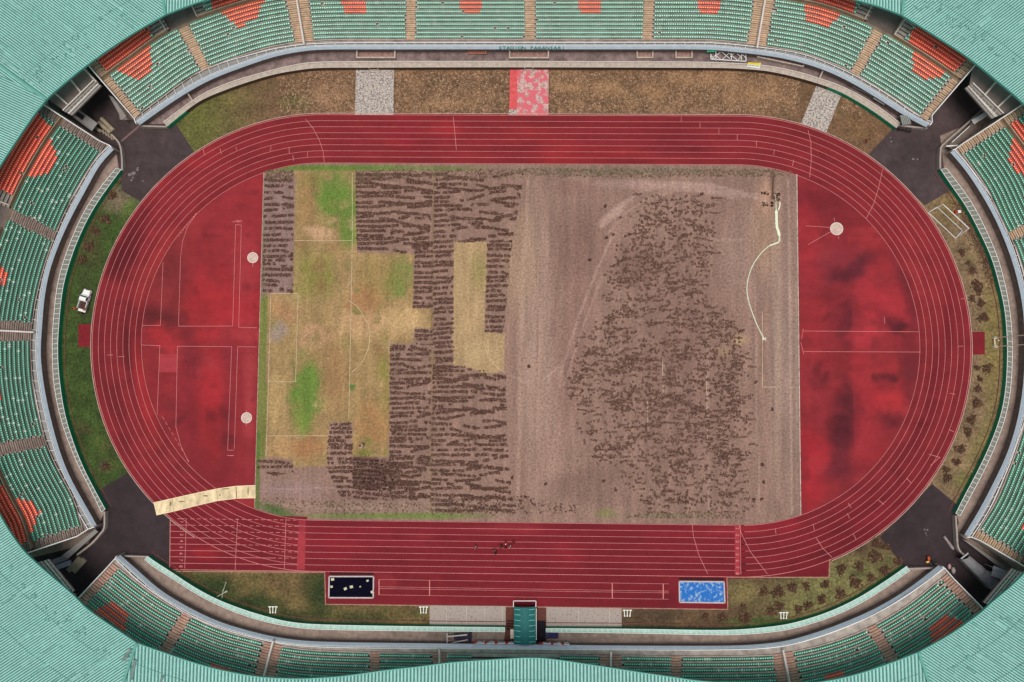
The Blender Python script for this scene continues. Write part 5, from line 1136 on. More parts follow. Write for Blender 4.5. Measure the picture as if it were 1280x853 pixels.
# ================================================================= PEOPLE
def skin(name,vs,es,rad,m,parent,sub=1,root=0):
    me=bpy.data.meshes.new(name); me.from_pydata(vs,es,[]); o=bpy.data.objects.new(name,me); COL.objects.link(o)
    md=o.modifiers.new('s','SKIN'); md.use_smooth_shade=True
    for i,r in enumerate(rad): d=me.skin_vertices[0].data[i]; d.radius=(r,r) if not isinstance(r,tuple) else r; d.use_root=(i==root)
    o.modifiers.new('u','SUBSURF').levels=sub
    dg=bpy.context.evaluated_depsgraph_get(); m2=bpy.data.meshes.new_from_object(o.evaluated_get(dg)); bpy.data.objects.remove(o)
    m2.materials.clear(); m2.materials.append(m); o=bpy.data.objects.new(name,m2); link(o,parent); return o
m_skin=mat('skin',(128,84,62),rough=.6,amt=.05); m_hair=mat('hair_black',(18,14,14),rough=.6,amt=.1)
def person(x,y,rz,shirt,trou,label,hair=m_hair,pose='stand',group=None,capm=None):
    q=U(x,y); st=0.22 if pose=='walk' else 0.03; lean=.25 if pose=='bend' else 0.0; ar=.35 if pose!='stand' else .08
    V=[(0,0,.95),(0,lean*.5,1.18),(0,lean,1.40),(0,lean*1.2,1.52),(0,lean*1.35+.01,1.66),   # pelvis chest neck head
       (.10,0,.90),(.11,st,.50),(.12,st*.6,.08),(.12,st*.6+.16,.03), (-.10,0,.90),(-.11,-st*.3,.50),(-.12,-st*1.6,.08),(-.12,-st*1.6+.16,.03),
       (.20,lean,1.40),(.27,lean+ar*.3,1.13),(.27,lean+ar,.92),(.27,lean+ar+.09,.84),(-.20,lean,1.40),(-.27,lean+.02,1.13),(-.27,lean+ar*.7,.90),(-.27,lean+ar*.7+.08,.83),(0,lean*1.4+.01,1.76)]
    E_=[(0,1),(1,2),(2,3),(3,4),(4,21),(0,5),(5,6),(6,7),(7,8),(0,9),(9,10),(10,11),(11,12),(2,13),(13,14),(14,15),(15,16),(2,17),(17,18),(18,19),(19,20)]
    rad=[.13,.13,.11,.055,.10,.085,.06,.042,.035,.085,.06,.042,.035,.065,.045,.034,.03,.065,.045,.034,.03,.085]
    body=skin('person',V,E_,rad,m_skin,None); body.location=(*q,0.03); body.rotation_euler=(0,0,rz); prop(body,label,'person',group)
    skin('shirt',[V[i] for i in (0,1,2,13,14,17,18)],[(0,1),(1,2),(2,3),(3,4),(2,5),(5,6)],[.150,.155,.135,.082,.062,.082,.062],mat('cloth%d_%d_%d'%shirt,shirt,amt=.12),body)
    skin('trousers',[V[i] for i in (0,5,6,7,9,10,11)],[(0,1),(1,2),(2,3),(0,4),(4,5),(5,6)],[.145,.10,.075,.06,.10,.075,.06],mat('cloth%d_%d_%d'%trou,trou,amt=.12),body)
    b=MB(); n=10; hc=(0,lean*1.4-.01,1.72); rings=[]
    VV=[];FF=[]
    for j in range(5):
        ph=j/4*1.5; 
        for i in range(n): t=i*6.283/n; VV.append((hc[0]+.115*math.cos(t)*math.cos(ph),hc[1]-.01+.125*math.sin(t)*math.cos(ph),hc[2]+.12*math.sin(ph)))
    for j in range(4):
        for i in range(n): FF.append((j*n+i,j*n+(i+1)%n,(j+1)*n+(i+1)%n,(j+1)*n+i))
    b.mesh(VV,FF); b.build('cap' if capm else 'hair',capm or hair,body,smooth=True)
    b=MB(); b.box((0,lean*1.35+.115,1.66),(.03,.03,.045)); b.build('nose',m_skin,body)
    return body
W_=mat('cap_white',(232,228,222)); 
person(595,683,1.2,(222,220,226),(30,28,34),'person in a white top walking alone on the home straight, left of the group','' or m_hair,'walk')
person(619.5,690,-.6,(46,58,50),(22,24,26),'person in dark clothes on the home straight between the lone walker and the group',m_hair,'walk')
person(618,686.8,.4,(190,120,124),(60,24,32),'person in a dusty pink top just above the dark clothed one on the home straight',m_hair)
person(627.5,681.5,2.0,(16,18,18),(20,20,20),'person in black at the left side of the group on the home straight',m_hair,'bend')
person(632.3,677.8,.2,(206,40,56),(40,20,24),'person wearing a white cap and red top at the top of the group',m_hair,'stand',None,W_)
person(632.2,683.8,3.0,(214,44,60),(60,16,22),'person in a bright red top at the bottom of the group on the home straight',m_hair,'bend')
person(637.8,681.8,1.0,(226,214,200),(40,30,30),'person in a cream top in the middle of the group on the home straight',m_hair,'walk')
person(642,677.5,-1.0,(200,20,40),(110,14,30),'person in red at the right end of the group on the home straight',m_hair,'walk')
person(453,557.6,.7,(214,60,40),(230,226,220),'person in red top and white trousers on yellowish turf by the dark dug soil',m_hair,'bend')
person(454.8,555.6,2.2,(232,228,220),(70,80,60),'person in a white top beside the red topped one on the yellowish turf',m_hair,'bend')
person(966,248.6,1.5,(196,70,56),(40,22,20),'person in a rusty red top among the dug holes by the white sheeting strip',m_hair,'bend')
person(1082,177.5,.6,(232,96,48),(150,60,40),'person in bright orange on the brown verge near the upper right asphalt',m_hair,'walk')
person(98.8,386.5,1.9,(236,84,46),(90,22,20),'person in orange at the left rear corner of the white pickup',m_hair,'bend')
person(108.8,387,-1.9,(240,96,70),(110,20,24),'person in orange at the right rear corner of the white pickup',m_hair,'bend')
person(104.8,392,0,(130,40,28),(60,40,30),'person in dark rust clothes standing just behind the white pickup',m_hair)
# ================================================================= PICKUP
fq=np.array(U(112.5,363)); bq=np.array(U(104.5,387.5)); d=fq-bq; ang=math.atan2(d[1],d[0])-math.pi/2; Lq=np.linalg.norm(d); ctr=(fq+bq)/2
t=empty('pickup_truck',(*ctr,0.01),ang,label='small white pickup with dark soil in its open bed, on the left grass verge',cat='pickup truck')
mw=mat('truck_white',(228,230,228),rough=.3,amt=.04,spec=.5,coat=.4); mg_=mat('truck_glass',(20,26,34),rough=.1,amt=0,spec=.7); mb_=mat('truck_black',(22,22,24),rough=.7,amt=.1); ms=mat('truck_soil',(84,60,52),amt=.4,scale=4)
hw=.86;hl=Lq/2
b=MB()
# lower body & bonnet (front is +y) with rounded plan
def plan(y0,y1,w0,w1,z0,z1,sh=0.0,m=None): 
    V=[(-w0,y0,z0),(w0,y0,z0),(w1,y1,z0),(-w1,y1,z0),(-w0+sh,y0+sh*.3,z1),(w0-sh,y0+sh*.3,z1),(w1-sh,y1-sh,z1-.04*(sh>0)),(-w1+sh,y1-sh,z1-.04*(sh>0))]
    b.mesh(V,[(3,2,1,0),(4,5,6,7),(0,1,5,4),(1,2,6,5),(2,3,7,6),(3,0,4,7)],m)
plan(hl-1.35,hl,hw,hw*.86,.35,.98,.1); plan(hl-2.25,hl-1.35,hw,hw,.35,1.0,.03); b.build('body',mw,t)
b=MB(); V=[(-hw+.02,hl-2.35,1.0),(hw-.02,hl-2.35,1.0),(hw-.04,hl-1.05,.96),(-hw+.04,hl-1.05,.96),(-hw+.16,hl-2.3,1.55),(hw-.16,hl-2.3,1.55),(hw-.2,hl-1.62,1.55),(-hw+.2,hl-1.62,1.55)]
b.mesh(V,[(4,5,6,7),(0,1,5,4)],mw); b.mesh(V,[(1,2,6,5),(3,0,4,7),(2,3,7,6)],mw); cab=b.build('cab',None,t)
b=MB(); b.face([(-hw+.12,hl-1.12,1.0),(hw-.12,hl-1.12,1.0),(hw-.24,hl-1.58,1.54),(-hw+.24,hl-1.58,1.54)]); b.build('windscreen',mg_,t)
for s in (-1,1):
    b=MB(); b.face([(s*(hw-.035),hl-2.2,1.08),(s*(hw-.05),hl-1.3,1.05),(s*(hw-.17),hl-1.66,1.5),(s*(hw-.15),hl-2.2,1.5)]); b.build('side_window',mg_,t)
b=MB(); y0,y1=-hl+.05,hl-2.42
for s in (-1,1): b.box((s*(hw-.04),(y0+y1)/2,.75),(.08,y1-y0,.6))
b.box((0,y1,.78),(2*hw,.08,.62)); b.box((0,(y0+y1)/2,.48),(2*hw,y1-y0,.08)); b.box((0,y0-.22,.5),(2*hw-.1,.5,.06)); b.build('cargo_bed',mw,t)
b=MB(); nx,ny=10,12; V=[];Fq=[]
for i in range(nx+1):
    for j_ in range(ny+1): V.append((-hw+.1+(2*hw-.2)*i/nx,y0+.05+(y1-y0-.12)*j_/ny,.62+.28*R.random()*math.sin(math.pi*(i+.5)/(nx+1))))
for i in range(nx):
    for j_ in range(ny): a=i*(ny+1)+j_; Fq.append((a,a+ny+1,a+ny+2,a+1))
b.mesh(V,Fq); b.build('soil_load',ms,t)
for sx in (-1,1):
    for yy in (hl-.8,-hl+.95):
        w=MB(); w.tube((sx*(hw-.2),yy,.31),(sx*(hw+.02),yy,.31),.31,n=16); wo=w.build('wheel',mb_,t); w=MB(); w.tube((sx*(hw-.05),yy,.31),(sx*(hw+.035),yy,.31),.17,n=12); w.build('rim',mat('rim_grey',(150,150,150),amt=0),wo)
for s in (-1,1): b=MB(); b.box((s*(hw+.1),hl-1.35,1.02),(.2,.1,.14)); b.build('mirror',mb_,t); b=MB(); b.box((s*.55,hl-.03,.72),(.3,.08,.16)); b.build('headlight',mat('lamp',(210,214,216),rough=.2),t)
# ================================================================= FOOTBALL GOAL
G0=[np.array(U(*p)) for p in ((1160.3,266),(1194,298))]; G1=[np.array(U(*p)) for p in ((1171,259),(1202.8,288.6))]; o=G0[0]; t=empty('football_goal',(*o,0),label='white tubular football goal standing on the brown right verge beside the track',cat='goal')
K=lambda p,z:(p[0]-o[0],p[1]-o[1],z)
for p in G1: b=MB(); b.tube(K(p,0),K(p,2.2),.09); b.build('post',m_white,t)
b=MB(); b.tube(K(G1[0],2.2),K(G1[1],2.2),.09); b.build('crossbar',m_white,t)
b=MB(); b.tube(K(G0[0],.07),K(G0[1],.07),.07); b.tube(K(G0[0],.07),K(G1[0],.07),.07); b.tube(K(G0[1],.07),K(G1[1],.07),.07); b.tube(K(G1[0],.07),K(G1[1],.07),.07); b.build('base_frame',m_white,t)
b=MB(); b.tube(K(G0[0],.07),K(G1[0],2.2),.05); b.tube(K(G0[1],.07),K(G1[1],2.2),.05); b.build('stay',m_white,t)
# ================================================================= TALL PORTAL MAST right
mc=mat('mast_cream',(232,220,196),amt=.06)
A0,A1=np.array(U(1241,422.5)),np.array(U(1241.5,433.5)); t=empty('portal_mast',(*A0,0),label='tall pair of cream poles tied at the foot, rising beside the right barrier',cat='mast'); dd=A1-A0
for p in ((0,0),tuple(dd)):
    b=MB(); b.tube((p[0],p[1],0),(p[0],p[1],12.5),.10,n=8,r2=.09); b.build('pole',mc,t); b=MB(); b.box((p[0]+.15,p[1],.35),(.55,.35,.7)); b.build('footing',mat('footing',(236,232,222)),t)
b=MB(); b.bar((0,0,.5),(dd[0],dd[1],.5),.16); b.bar((0,0,12.4),(dd[0],dd[1],12.4),.16); b.build('tie_bar',mc,t)
# ================================================================= PROTECTIVE BOARDS
m_ply=mat('plywood',(216,196,158),amt=.2,scale=1.2,amt2=.35,scale2=.35,stretch=(2,.5,1),detail=9); m_ply2=mat('plywood_edge',(232,214,176),amt=.1)
top_=[(192,628.7),(215,623.5),(244,617),(270,611.5),(295,608),(319.5,607)]; bot=[(195.5,644),(217,639.3),(248,631.5),(272,626),(296,623),(319.5,622.5)]
o=np.array(U(*top_[0])); t=empty('protective_crossing',(*o,0),label='long strip of stained beige boards laid across the lanes at the lower left bend',cat='board crossing')
for i in range(5):
    b=MB(); P4=[np.array(U(*p,.1))-o for p in (top_[i],top_[i+1],bot[i+1],bot[i])]
    if i: P4[0]=P4[0]+(P4[1]-P4[0])*.012; P4[3]=P4[3]+(P4[2]-P4[3])*.012
    b.prism([tuple(p) for p in P4],.045,.10+.004*(i%2),m_ply); 
    for a_,c_ in ((P4[0],P4[1]),(P4[3],P4[2])): b.bar((*a_,.115),(*c_,.115),.14,.03,m_ply2)
    b.build('board',None,t)
b=MB(); 
for x,y,w,h in ((214,630,.5,1.5),(276,619,.3,.6),(258,620,1.2,.4),(311,614,.4,2.0),(228,627,1.6,.35),(282,611,2.0,.3)):
    q=np.array(U(x,y))-o; pts=[(q[0]+w*.5*R.uniform(.6,1.1)*math.cos(a*.7)-.1,q[1]+h*.5*R.uniform(.6,1.1)*math.sin(a*.7)) for a in range(9)]; b=MB(); b.face([(*p,.112) for p in pts]); b.build('stain',mat('ply_stain',(140,122,90),amt=.4,scale=3),t)
b=MB(); b.bar((*(np.array(U(295.4,608.5))-o),.13),(*(np.array(U(295.8,622.6))-o),.13),.09,.02); b.build('joint',mat('dark_joint',(60,50,40)),t)
# ================================================================= WHITE SHEETING on pitch
wp=[(968.3,242.5),(969.6,251),(970.2,262),(970.6,275),(971,284),(973.6,292),(974,302),(968,305),(961,308),(952,316),(943,328),(936.5,343),(934,356),(933.6,364),(936,378),(941,393),(947,408),(955,424)]
W=cat(UP(wp),.4); n=len(W); b=MB(); nn=normals(W); ws=[(.20 if i/n<.1 else .62 if i/n<.26 else .36 if i/n<.36 else .24) for i in range(n)]
jj=[R.uniform(.8,1.2) for _ in range(n)]
for i in range(n-1):
    a,c=W[i],W[i+1]; b.face([(*(a-nn[i]*ws[i]*jj[i]*.42),.05),(*a,.16),(*c,.16),(*(c-nn[i+1]*ws[i+1]*jj[i+1]*.42),.05)]); b.face([(*a,.16),(*(a+nn[i]*ws[i]*.42),.05),(*(c+nn[i+1]*ws[i+1]*.42),.05),(*c,.16)])
for k in range(2): q=W[-1]; b.bar((q[0]-.4,q[1]+.25*(k*2-1),.08),(q[0]+.4,q[1]-.25*(k*2-1),.08),.14,.05)
b.build('white_sheeting',mat('sheeting_white',(226,236,208),amt=.08),None,origin=(*W[0],0),label='long thin white plastic strip snaking down the bare right side of the pitch',cat='plastic strip')
W=UP([(974.3,251),(975,256),(973,263)]); b=MB(); b.ribbon(W,.2,.06); b.build('white_sheeting',mat('sheeting_white',(226,236,208),amt=.08),None,origin=(*W[0],0),label='short white plastic scrap beside the head of the long strip at the dug holes',cat='plastic strip')
W=UP([(966.8,219),(966,232),(965.3,246)]); b=MB(); b.ribbon(W,.3,.03); b.build('trench',mat('trench_soil',(92,66,58),amt=.3),kind='structure')
m_hole=mat('dug_soil',(46,24,18),amt=.4,scale=4)
for i,(x,y,rx,ry,l) in enumerate(((956.3,242,.75,.35,'dark dug hole with a flat top, upper left of the red dressed person'),(956,255.5,.55,.4,'dark triangular dug hole lower left of the red dressed person'),(971.5,248,.5,.75,'dark ragged dug hole right of the red dressed person'),(964.8,254,.22,.22,'tiny dark hole just below the red dressed person'),(965,257.5,.22,.22,'tiny dark hole, lower of two below the red dressed person'),(971,242.3,.6,.12,'thin dark slot at the upper right of the dug holes'))):
    q=U(x,y); b=MB()
    for k in range(14+int(60*rx*ry)): clod(b,R.uniform(-rx,rx),R.uniform(-ry,ry),R.uniform(.08,.16),m_hole)
    b.build('dug_hole',None,label=l,cat='dug hole',group='dug holes at the head of the white strip').location=(*q,.02)
# ================================================================= T STANDS
mts=mat('stand_white',(226,230,222),rough=.5,amt=.05)
def tst(x0,y0,x1,y1,label,g):
    a=np.array(U(x0,y0,.1)); c=np.array(U(x1,y1,.1)); o=bpy.data.objects; b=MB(); d=c-a; n_=np.array([-d[1],d[0]])/np.linalg.norm(d)
    b.bar((*(-n_*.27),.12),(*(n_*.27),.12),.20,.12); b.bar((0,0,.12),(d[0],d[1],.12),.15,.1); b.box((d[0],d[1],.1),(.26,.22,.16)); ob=b.build('t_shaped_stand',mts,None,label=label,cat='stand',group=g); ob.location=(*a,0.0)
for cx,cy,w in ((341.3,758.6,'above the curved green barrier at lower left'),(529.5,758.8,'beside the paved slab left of the teal canopy'),(784.2,762.9,'beside the paved slab right of the teal canopy'),(979.7,765.8,'at the far right by the sod heaps')):
    for k,(dx,l) in enumerate(((-4.0,'left'),(0,'middle'),(4.0,'right'))):
        tst(cx+dx,cy,cx+dx*.82-.2,cy+7.3,'white T-shaped stand, %s one of three %s'%(l,w),'white T-shaped stands on the lower verge')
# crossed poles
mpo=mat('pole_pale',(150,158,136),amt=.2)
def free(name,parts,label,cat,group=None):
    t=None; o=None
    b=MB(); allp=[]
    q0=np.array(U(*parts[0][0],0)); 
    for (a,za),(c,zc),w,m in [((p[0],p[1]),(p[2],p[3]),p[4],p[5]) for p in parts]:
        A=np.array(U(*a,za))-q0; C_=np.array(U(*c,zc))-q0; b.bar((*A,za),(*C_,zc),w,m=m)
    ob=b.build(name,None,label=label,cat=cat,group=group); ob.location=(*q0,0); return ob
free('long_pole',[((268.5,747.6),.1,(284,739),.5,.17,mpo),((281.5,740.3),.45,(284.6,738.8),.55,.32,mpo)],'long pale pole lying from the green barrier, lower one of the crossed poles','pole','crossed poles on the lower left verge')
free('long_pole',[((277.5,748),.1,(278.5,740),.3,.13,mpo),((278.5,740),.3,(280,736),.6,.20,mpo),((280,736),.6,(282.5,728.5),1.0,.12,mpo),((281.3,728),1.0,(283.6,728.4),1.0,.1,mpo)],'thin pale pole standing across the lower one, tapering upwards on the picture','pole','crossed poles on the lower left verge')
# ================================================================= PASSAGE FURNITURE
def quadthing(name,c4,z0,z1,m,label,cat,parts=None,skirt=True,ribs=0,rm=None,frame=None,legs=True):
    W=UP(c4,z1); o=W.mean(0); t=empty(name,(*o,0),label=label,cat=cat); A=[p-o for p in W]
    b=MB(); b.prism([tuple(p) for p in A],z0,z1); b.build('cover',m,t)
    if ribs:
        for k in range(ribs+1):
            f=k/ribs; p=A[0]+(A[1]-A[0])*f; q=A[3]+(A[2]-A[3])*f; b=MB(); b.bar((*p,z1+.03),(*q,z1+.03),.10,.06); b.build('rib',rm or m_white,t)
    if legs:
        for p in A: b=MB(); b.bar((p[0]*.93,p[1]*.93,0),(p[0]*.93,p[1]*.93,z0),.1); b.build('leg',m_grey,t)
    return t
# teal tunnel canopy (arched)
c4=[(642.3,759.5),(669.3,759.5),(669.5,806),(642.5,806)]
W=UP(c4,2.4); o=W.mean(0); t=empty('tunnel_canopy',(*o,0),label='dark teal arched players tunnel canopy with thin white ribs at the bottom centre',cat='canopy'); A=[p-o for p in W]
b=MB(); n=10; mt=mat('canopy_teal',(12,92,92),rough=.6,amt=.18,scale=2)
def arch(u,v): p=(A[0]*(1-u)+A[1]*u)*(1-v)+(A[3]*(1-u)+A[2]*u)*v; return (p[0],p[1],2.0+.55*math.sin(math.pi*u))
for i in range(n):
    for j_ in range(12): b.face([arch(i/n,j_/12),arch((i+1)/n,j_/12),arch((i+1)/n,(j_+1)/12),arch(i/n,(j_+1)/12)])
for u in (0,1):
    b.face([(*arch(u,0)[:2],.3),(*arch(u,1)[:2],.3),arch(u,1),arch(u,0)])
b.build('fabric_roof',mt,t,smooth=False)
for k in range(7):
    b=MB(); v=.06+.145*k
    for (u0,u1) in ((.03,.3),(.7,.97)):
        for s in range(4): a_=u0+(u1-u0)*s/4; c_=u0+(u1-u0)*(s+1)/4; p,q=arch(a_,v),arch(c_,v); b.bar((p[0],p[1],p[2]+.03),(q[0],q[1],q[2]+.03),.07,.04)
    b.build('rib',mat('rib_pale',(150,200,196),amt=.05),t)
b=MB(); p,q=arch(1,.05),arch(1,.9); b.bar((p[0]+.15,p[1],1.9),(q[0]+.15,q[1],1.9),.1); p,q=arch(0,0),arch(1,0); b.bar((p[0]-.1,p[1]+1.1,1.9),(q[0]+.1,q[1]+1.1,1.9),.12); b.bar((p[0]-.1,p[1]+1.1,1.9),(p[0]-.1,p[1],1.9),.12); b.bar((q[0]+.1,q[1]+1.1,1.9),(q[0]+.1,q[1],1.9),.12)
for uu in (0,1):
    for vv in (0,.5,.97): p=arch(uu,vv); b.bar((p[0],p[1],0),(p[0],p[1],2.0),.09)
b.build('frame',m_white,t)
mbr=mat('brown_mat',(92,52,46),amt=.2,scale=1)
for c4,l in (([(633,758.5),(642,758.5),(642,805),(629.5,805),(631.5,790),(632,776)],'l'),([(669.5,759),(682.5,759.5),(682.5,776),(684,805),(669.5,805)],'r')):
    b=MB(); b.face([(*p,.03) for p in UP(c4)]); b.build('tunnel_forecourt',mbr,kind='structure')
b=MB(); b.face([(*p,.05) for p in UP([(670,776),(682,776),(682,805),(670,805)])]); b.build('tunnel_stairwell',mat('stairwell_dark',(18,12,26),amt=.2),kind='structure')
for k in range(4):
    pass
W=UP([(633.5,775),(642,775),(642,788),(633.5,788)],.1); o=W.mean(0); t=empty('iron_steps',(*o,0),label='short flight of dark iron steps on the left side of the teal canopy',cat='steps')
for k in range(4):
    y=(W[0]-o)[1]+((W[3]-o)[1]-(W[0]-o)[1])*(k+.5)/4; b=MB(); b.box((0,y,.1+.08*k),(1.35,.26,.06)); b.build('step',mat('iron_dark',(40,18,20)),t)
quadthing('white_crate',[(638,787),(642.3,787),(642.3,798.5),(638,798.5)],.05,.7,mat('crate_offwhite',(206,196,182),amt=.1),'off-white upright crate against the left side of the teal canopy','crate',legs=False)
# navy cart
mn=mat('cart_navy',(26,18,56),rough=.5,amt=.15)
t=quadthing('handcart',[(682,790.5),(698,791.3),(697.7,798.5),(681.5,798.8)],.5,1.0,mn,'dark navy handcart standing in the bottom passage right of the teal canopy','handcart')
b=MB(); b.tube((-1.4,-.6,.3),(-1.4,-.45,.3),.3,n=12); b.build('wheel',mb_,t); b=MB(); b.bar((-1.2,.3,1.0),(-2.1,.5,1.2),.08); b.bar((-1.2,-.3,1.0),(-2.1,.1,1.2),.08); b.bar((-2.1,.5,1.2),(-2.1,.1,1.2),.08); b.build('handle',mn,t)
b=MB(); b.box((.3,0,1.06),(1.7,.7,.1)); b.build('lid',mat('cart_lid',(40,32,84),amt=.1),t)
# stair frame left of canopy
A=[np.array(U(*p,.9)) for p in ((559,791),(590,791),(590,803),(559,804))]; o=(A[0]+A[2])/2; t=empty('mobile_stairs',(*o,0),label='low wheeled steps with pale side rails in the bottom passage left of the teal canopy',cat='mobile steps'); A=[p-o for p in A]
b=MB(); b.bar((*A[0],1.0),(*A[3],1.0),.2); b.bar((A[0][0],A[0][1]-.7,1.0),(A[1][0]-.9,A[1][1]-.2,1.5),.24); b.bar((A[3][0]+.9,A[3][1]+.1,1.0),(A[2][0]-.8,A[2][1]+.7,1.5),.16); b.build('side_rail',mat('rail_pinkish',(190,176,180),amt=.1),t)
for k in range(8): b=MB(); f=k/8; p=A[0]+(A[1]-A[0])*(.3+f*.58); b.box((p[0],0,.6+.08*k),(.30,1.25,.05)); b.build('step',mat('step_dark',(44,38,58),amt=.1),t)
b=MB(); b.box((A[1][0]-.4,0,.7),(.6,1.7,.5)); b.build('landing',mat('step_dark',(44,38,58)),t); b=MB(); b.box((A[0][0]+.35,-.7,.4),(.5,.3,.6)); b.build('ballast_box',mat('box_orange',(170,128,104)),t)
# south wall standing marks
m_red2=mat('wall_mark_red',(206,60,60)); 
tl2=empty('fascia_lettering',(*U(655,805,1.9),1.9),label='white and red worn lettering on the bottom grandstand front beside the teal canopy',cat='lettering')
Fs=ST['S']['Fc']
def marks(x0,x1,n,seed):
    rs=random.Random(seed)
    for k in range(n):
        px=x0+(x1-x0)*k/(n-1); q=U(px,805,1.9); j=np.linalg.norm(Fs-np.array(q),axis=1).argmin(); b=MB(); h=.95
        for s in range(3): 
            a_=(rs.uniform(-.3,.3),rs.choice([0,.5,1])*h-.48);c_=(rs.uniform(-.3,.3),rs.choice([0,.5,1])*h-.48); b.bar((a_[0],0,a_[1]),(c_[0],0,c_[1]),.13)
        b.bar((-.25,0,.47),(.25,0,.47),.14)
        ob=b.build('letter',m_white if k%4 else m_red2,tl2); ob.location=(q[0]-tl2.location.x,Fs[j][1]+.30-tl2.location.y,-.1)
marks(594,640,15,3); marks(677,710,11,4)
# yellow board
W=[U(935,78.3,1.6),U(951.5,79.2,1.6)]; q0,q1=np.array(U(933,83.6,1.15)),np.array(U(949,85.8,1.15)); o=np.array(W[0]); t=empty('advert_board',(*o,0),label='small leaning board, yellow above and white below, on the top barrier near the lattice',cat='board')
P4=[(0,0,1.65),(*(np.array(W[1])-o),1.65),(*(q1-o),1.15),(*(q0-o),1.15)]; P4=[Vector(p) for p in P4]; md=lambda a,c,f:a.lerp(c,f)
b=MB(); b.face([P4[0],P4[1],md(P4[1],P4[2],.45),md(P4[0],P4[3],.45)]); b.build('yellow_band',mat('board_yellow',(226,210,60),amt=.04),t)
b=MB(); b.face([md(P4[0],P4[3],.45),md(P4[1],P4[2],.45),P4[2],P4[3]]); b.build('white_band',mat('board_white',(222,226,230),amt=.04),t)
b=MB(); 
for k in range(9): f=.08+k*.1; a=md(P4[0],P4[1],f); c=md(P4[3],P4[2],f); p=md(a,c,.52); q=md(a,c,.72); b.bar(p+Vector((0,0,.03)),q+Vector((.1,0,.03)),.12,.02)
b.build('letter',mat('board_letters',(60,66,72)),t); b=MB(); b.bar(P4[0]-Vector((0,0,.9)),P4[0],.08); b.bar(P4[1]-Vector((0,0,.9)),P4[1],.08); b.build('leg',m_grey,t)
b=MB()
for k in range(4): p=md(P4[0],P4[1],.25+k*.14)+ (md(P4[0],P4[3],.12)-P4[0]); b.bar(p+Vector((0,0,.03)),p+Vector((.2,0,.03)),.12,.02)
b.build('letter',mat('board_letters_o',(190,140,20)),t)
# teal flat sign
W=UP([(884,61.5),(895.5,61.5),(895.5,66),(884,66)],1.4); o=W.mean(0); t=empty('small_sign',(*o,0),label='tiny bright teal letter sign below the top fascia just left of the white lattice',cat='sign'); b=MB(); ms_=mat('sign_teal',(40,176,130))
for k in range(4): b.box((-.78+k*.52,0,1.4),(.36,.52,.1)); b.box((-.78+k*.52,.33,1.4),(.2,.12,.1))
b.build('letter',ms_,t); b=MB(); b.bar((-.9,0,0),(-.9,0,1.3),.08); b.bar((.9,0,0),(.9,0,1.3),.08); b.bar((-1,0,1.3),(1,0,1.3),.1); b.build('stand_frame',m_grey,t)
# white lattice panel
x0,x1,y0,y1=888.5,932.5,63,76.5; o=np.array(U(910,70)); t=empty('lattice_frame',(*o,0),label='white criss-cross lattice frame lying in the top passage left of the yellow board',cat='lattice frame')
def K2(x,y,z=.55): q=U(x,y,z); return (q[0]-o[0],q[1]-o[1],z)
for pl in ([(x0,68),(x0,74.5)],[(894.5,63),(895,76)],[(914,63),(914,76)],[(926.5,64),(926.5,75)],[(932,64.5),(932.5,77)],[(x0,74.3),(932,77)],[(894.5,63),(932,65)]): b=MB(); b.bar(K2(*pl[0]),K2(*pl[1]),.16); b.build('frame_bar',m_white,t)
for pl in ([(895,70),(903,63.5)],[(895,70),(902,75.5)],[(900,63.5),(912,73.5)],[(902,75.5),(912,66)],[(907,63.5),(914,69)],[(912,66),(907,63.5)],[(913,71),(921,64)],[(914,69.5),(922,76)],[(917,64),(927,72.5)],[(922,76),(927,70)],[(926.5,71),(932,64.8)],[(926.5,66),(932.3,73)],[(889,70),(894,75)],[(889,75),(894.5,69)]):
    b=MB(); b.bar(K2(*pl[0],.62),K2(*pl[1],.62),.11); b.build('lattice_bar',m_white,t)
# orange rack
mo_=mat('rack_salmon',(188,116,92),amt=.15); W=UP([(585,63),(608,63),(608,67.2),(585,67.2)],.5); o=W.mean(0); t=empty('slatted_rack',(*o,0),label='low salmon slatted rack in the top passage left of the teal lettering',cat='rack'); A=[p-o for p in W]
b=MB()
for i in range(4): b.bar((*A[i],.5),(*A[(i+1)%4],.5),.1)
b.build('frame',mo_,t)
for k in range(9): f=(k+.5)/9; p=A[0]+(A[1]-A[0])*f; q=A[3]+(A[2]-A[3])*f; b=MB(); b.bar((*p,.45),(*q,.45),.2,.06); b.build('slat',mo_,t)
for p in A: b=MB(); b.bar((*p,0),(*p,.5),.08); b.build('leg',mo_,t)
# metal benches and booth NE
mm_=mat('bench_metal',(158,156,154),rough=.5,amt=.1,metal=.2)
def bleach(c4,n,label,h0,h1,dark=True):
    W=UP(c4,.9); o=W.mean(0); t=empty('metal_bleacher',(*o,0),label=label,cat='bleacher'); A=[p-o for p in W]
    for k in range(n):
        f=(k+.5)/n; z=h0+(h1-h0)*f; p=A[0]+(A[1]-A[0])*f; q=A[3]+(A[2]-A[3])*f; b=MB(); b.bar((*p,z),(*q,z),.32,.06); b.build('plank',mm_,t)
    b=MB(); b.bar((*A[0],h0),(*A[1],h1),.08); b.bar((*A[3],h0),(*A[2],h1),.08)
    for p,z in ((A[0],h0),(A[1],h1),(A[2],h1),(A[3],h0)): b.bar((*p,0),(*p,z),.08)
    b.build('frame',m_grey,t)
bleach([(1071,101.5),(1093,115),(1087.5,120.5),(1067,108)],9,'stepped grey metal bleacher in the top right passage, nearer the partition',.5,1.4)
bleach([(1095.5,117),(1090.5,124),(1104,132),(1110,127)],5,'pale stepped metal bleacher in the top right passage, nearer the small booth',.5,1.3)
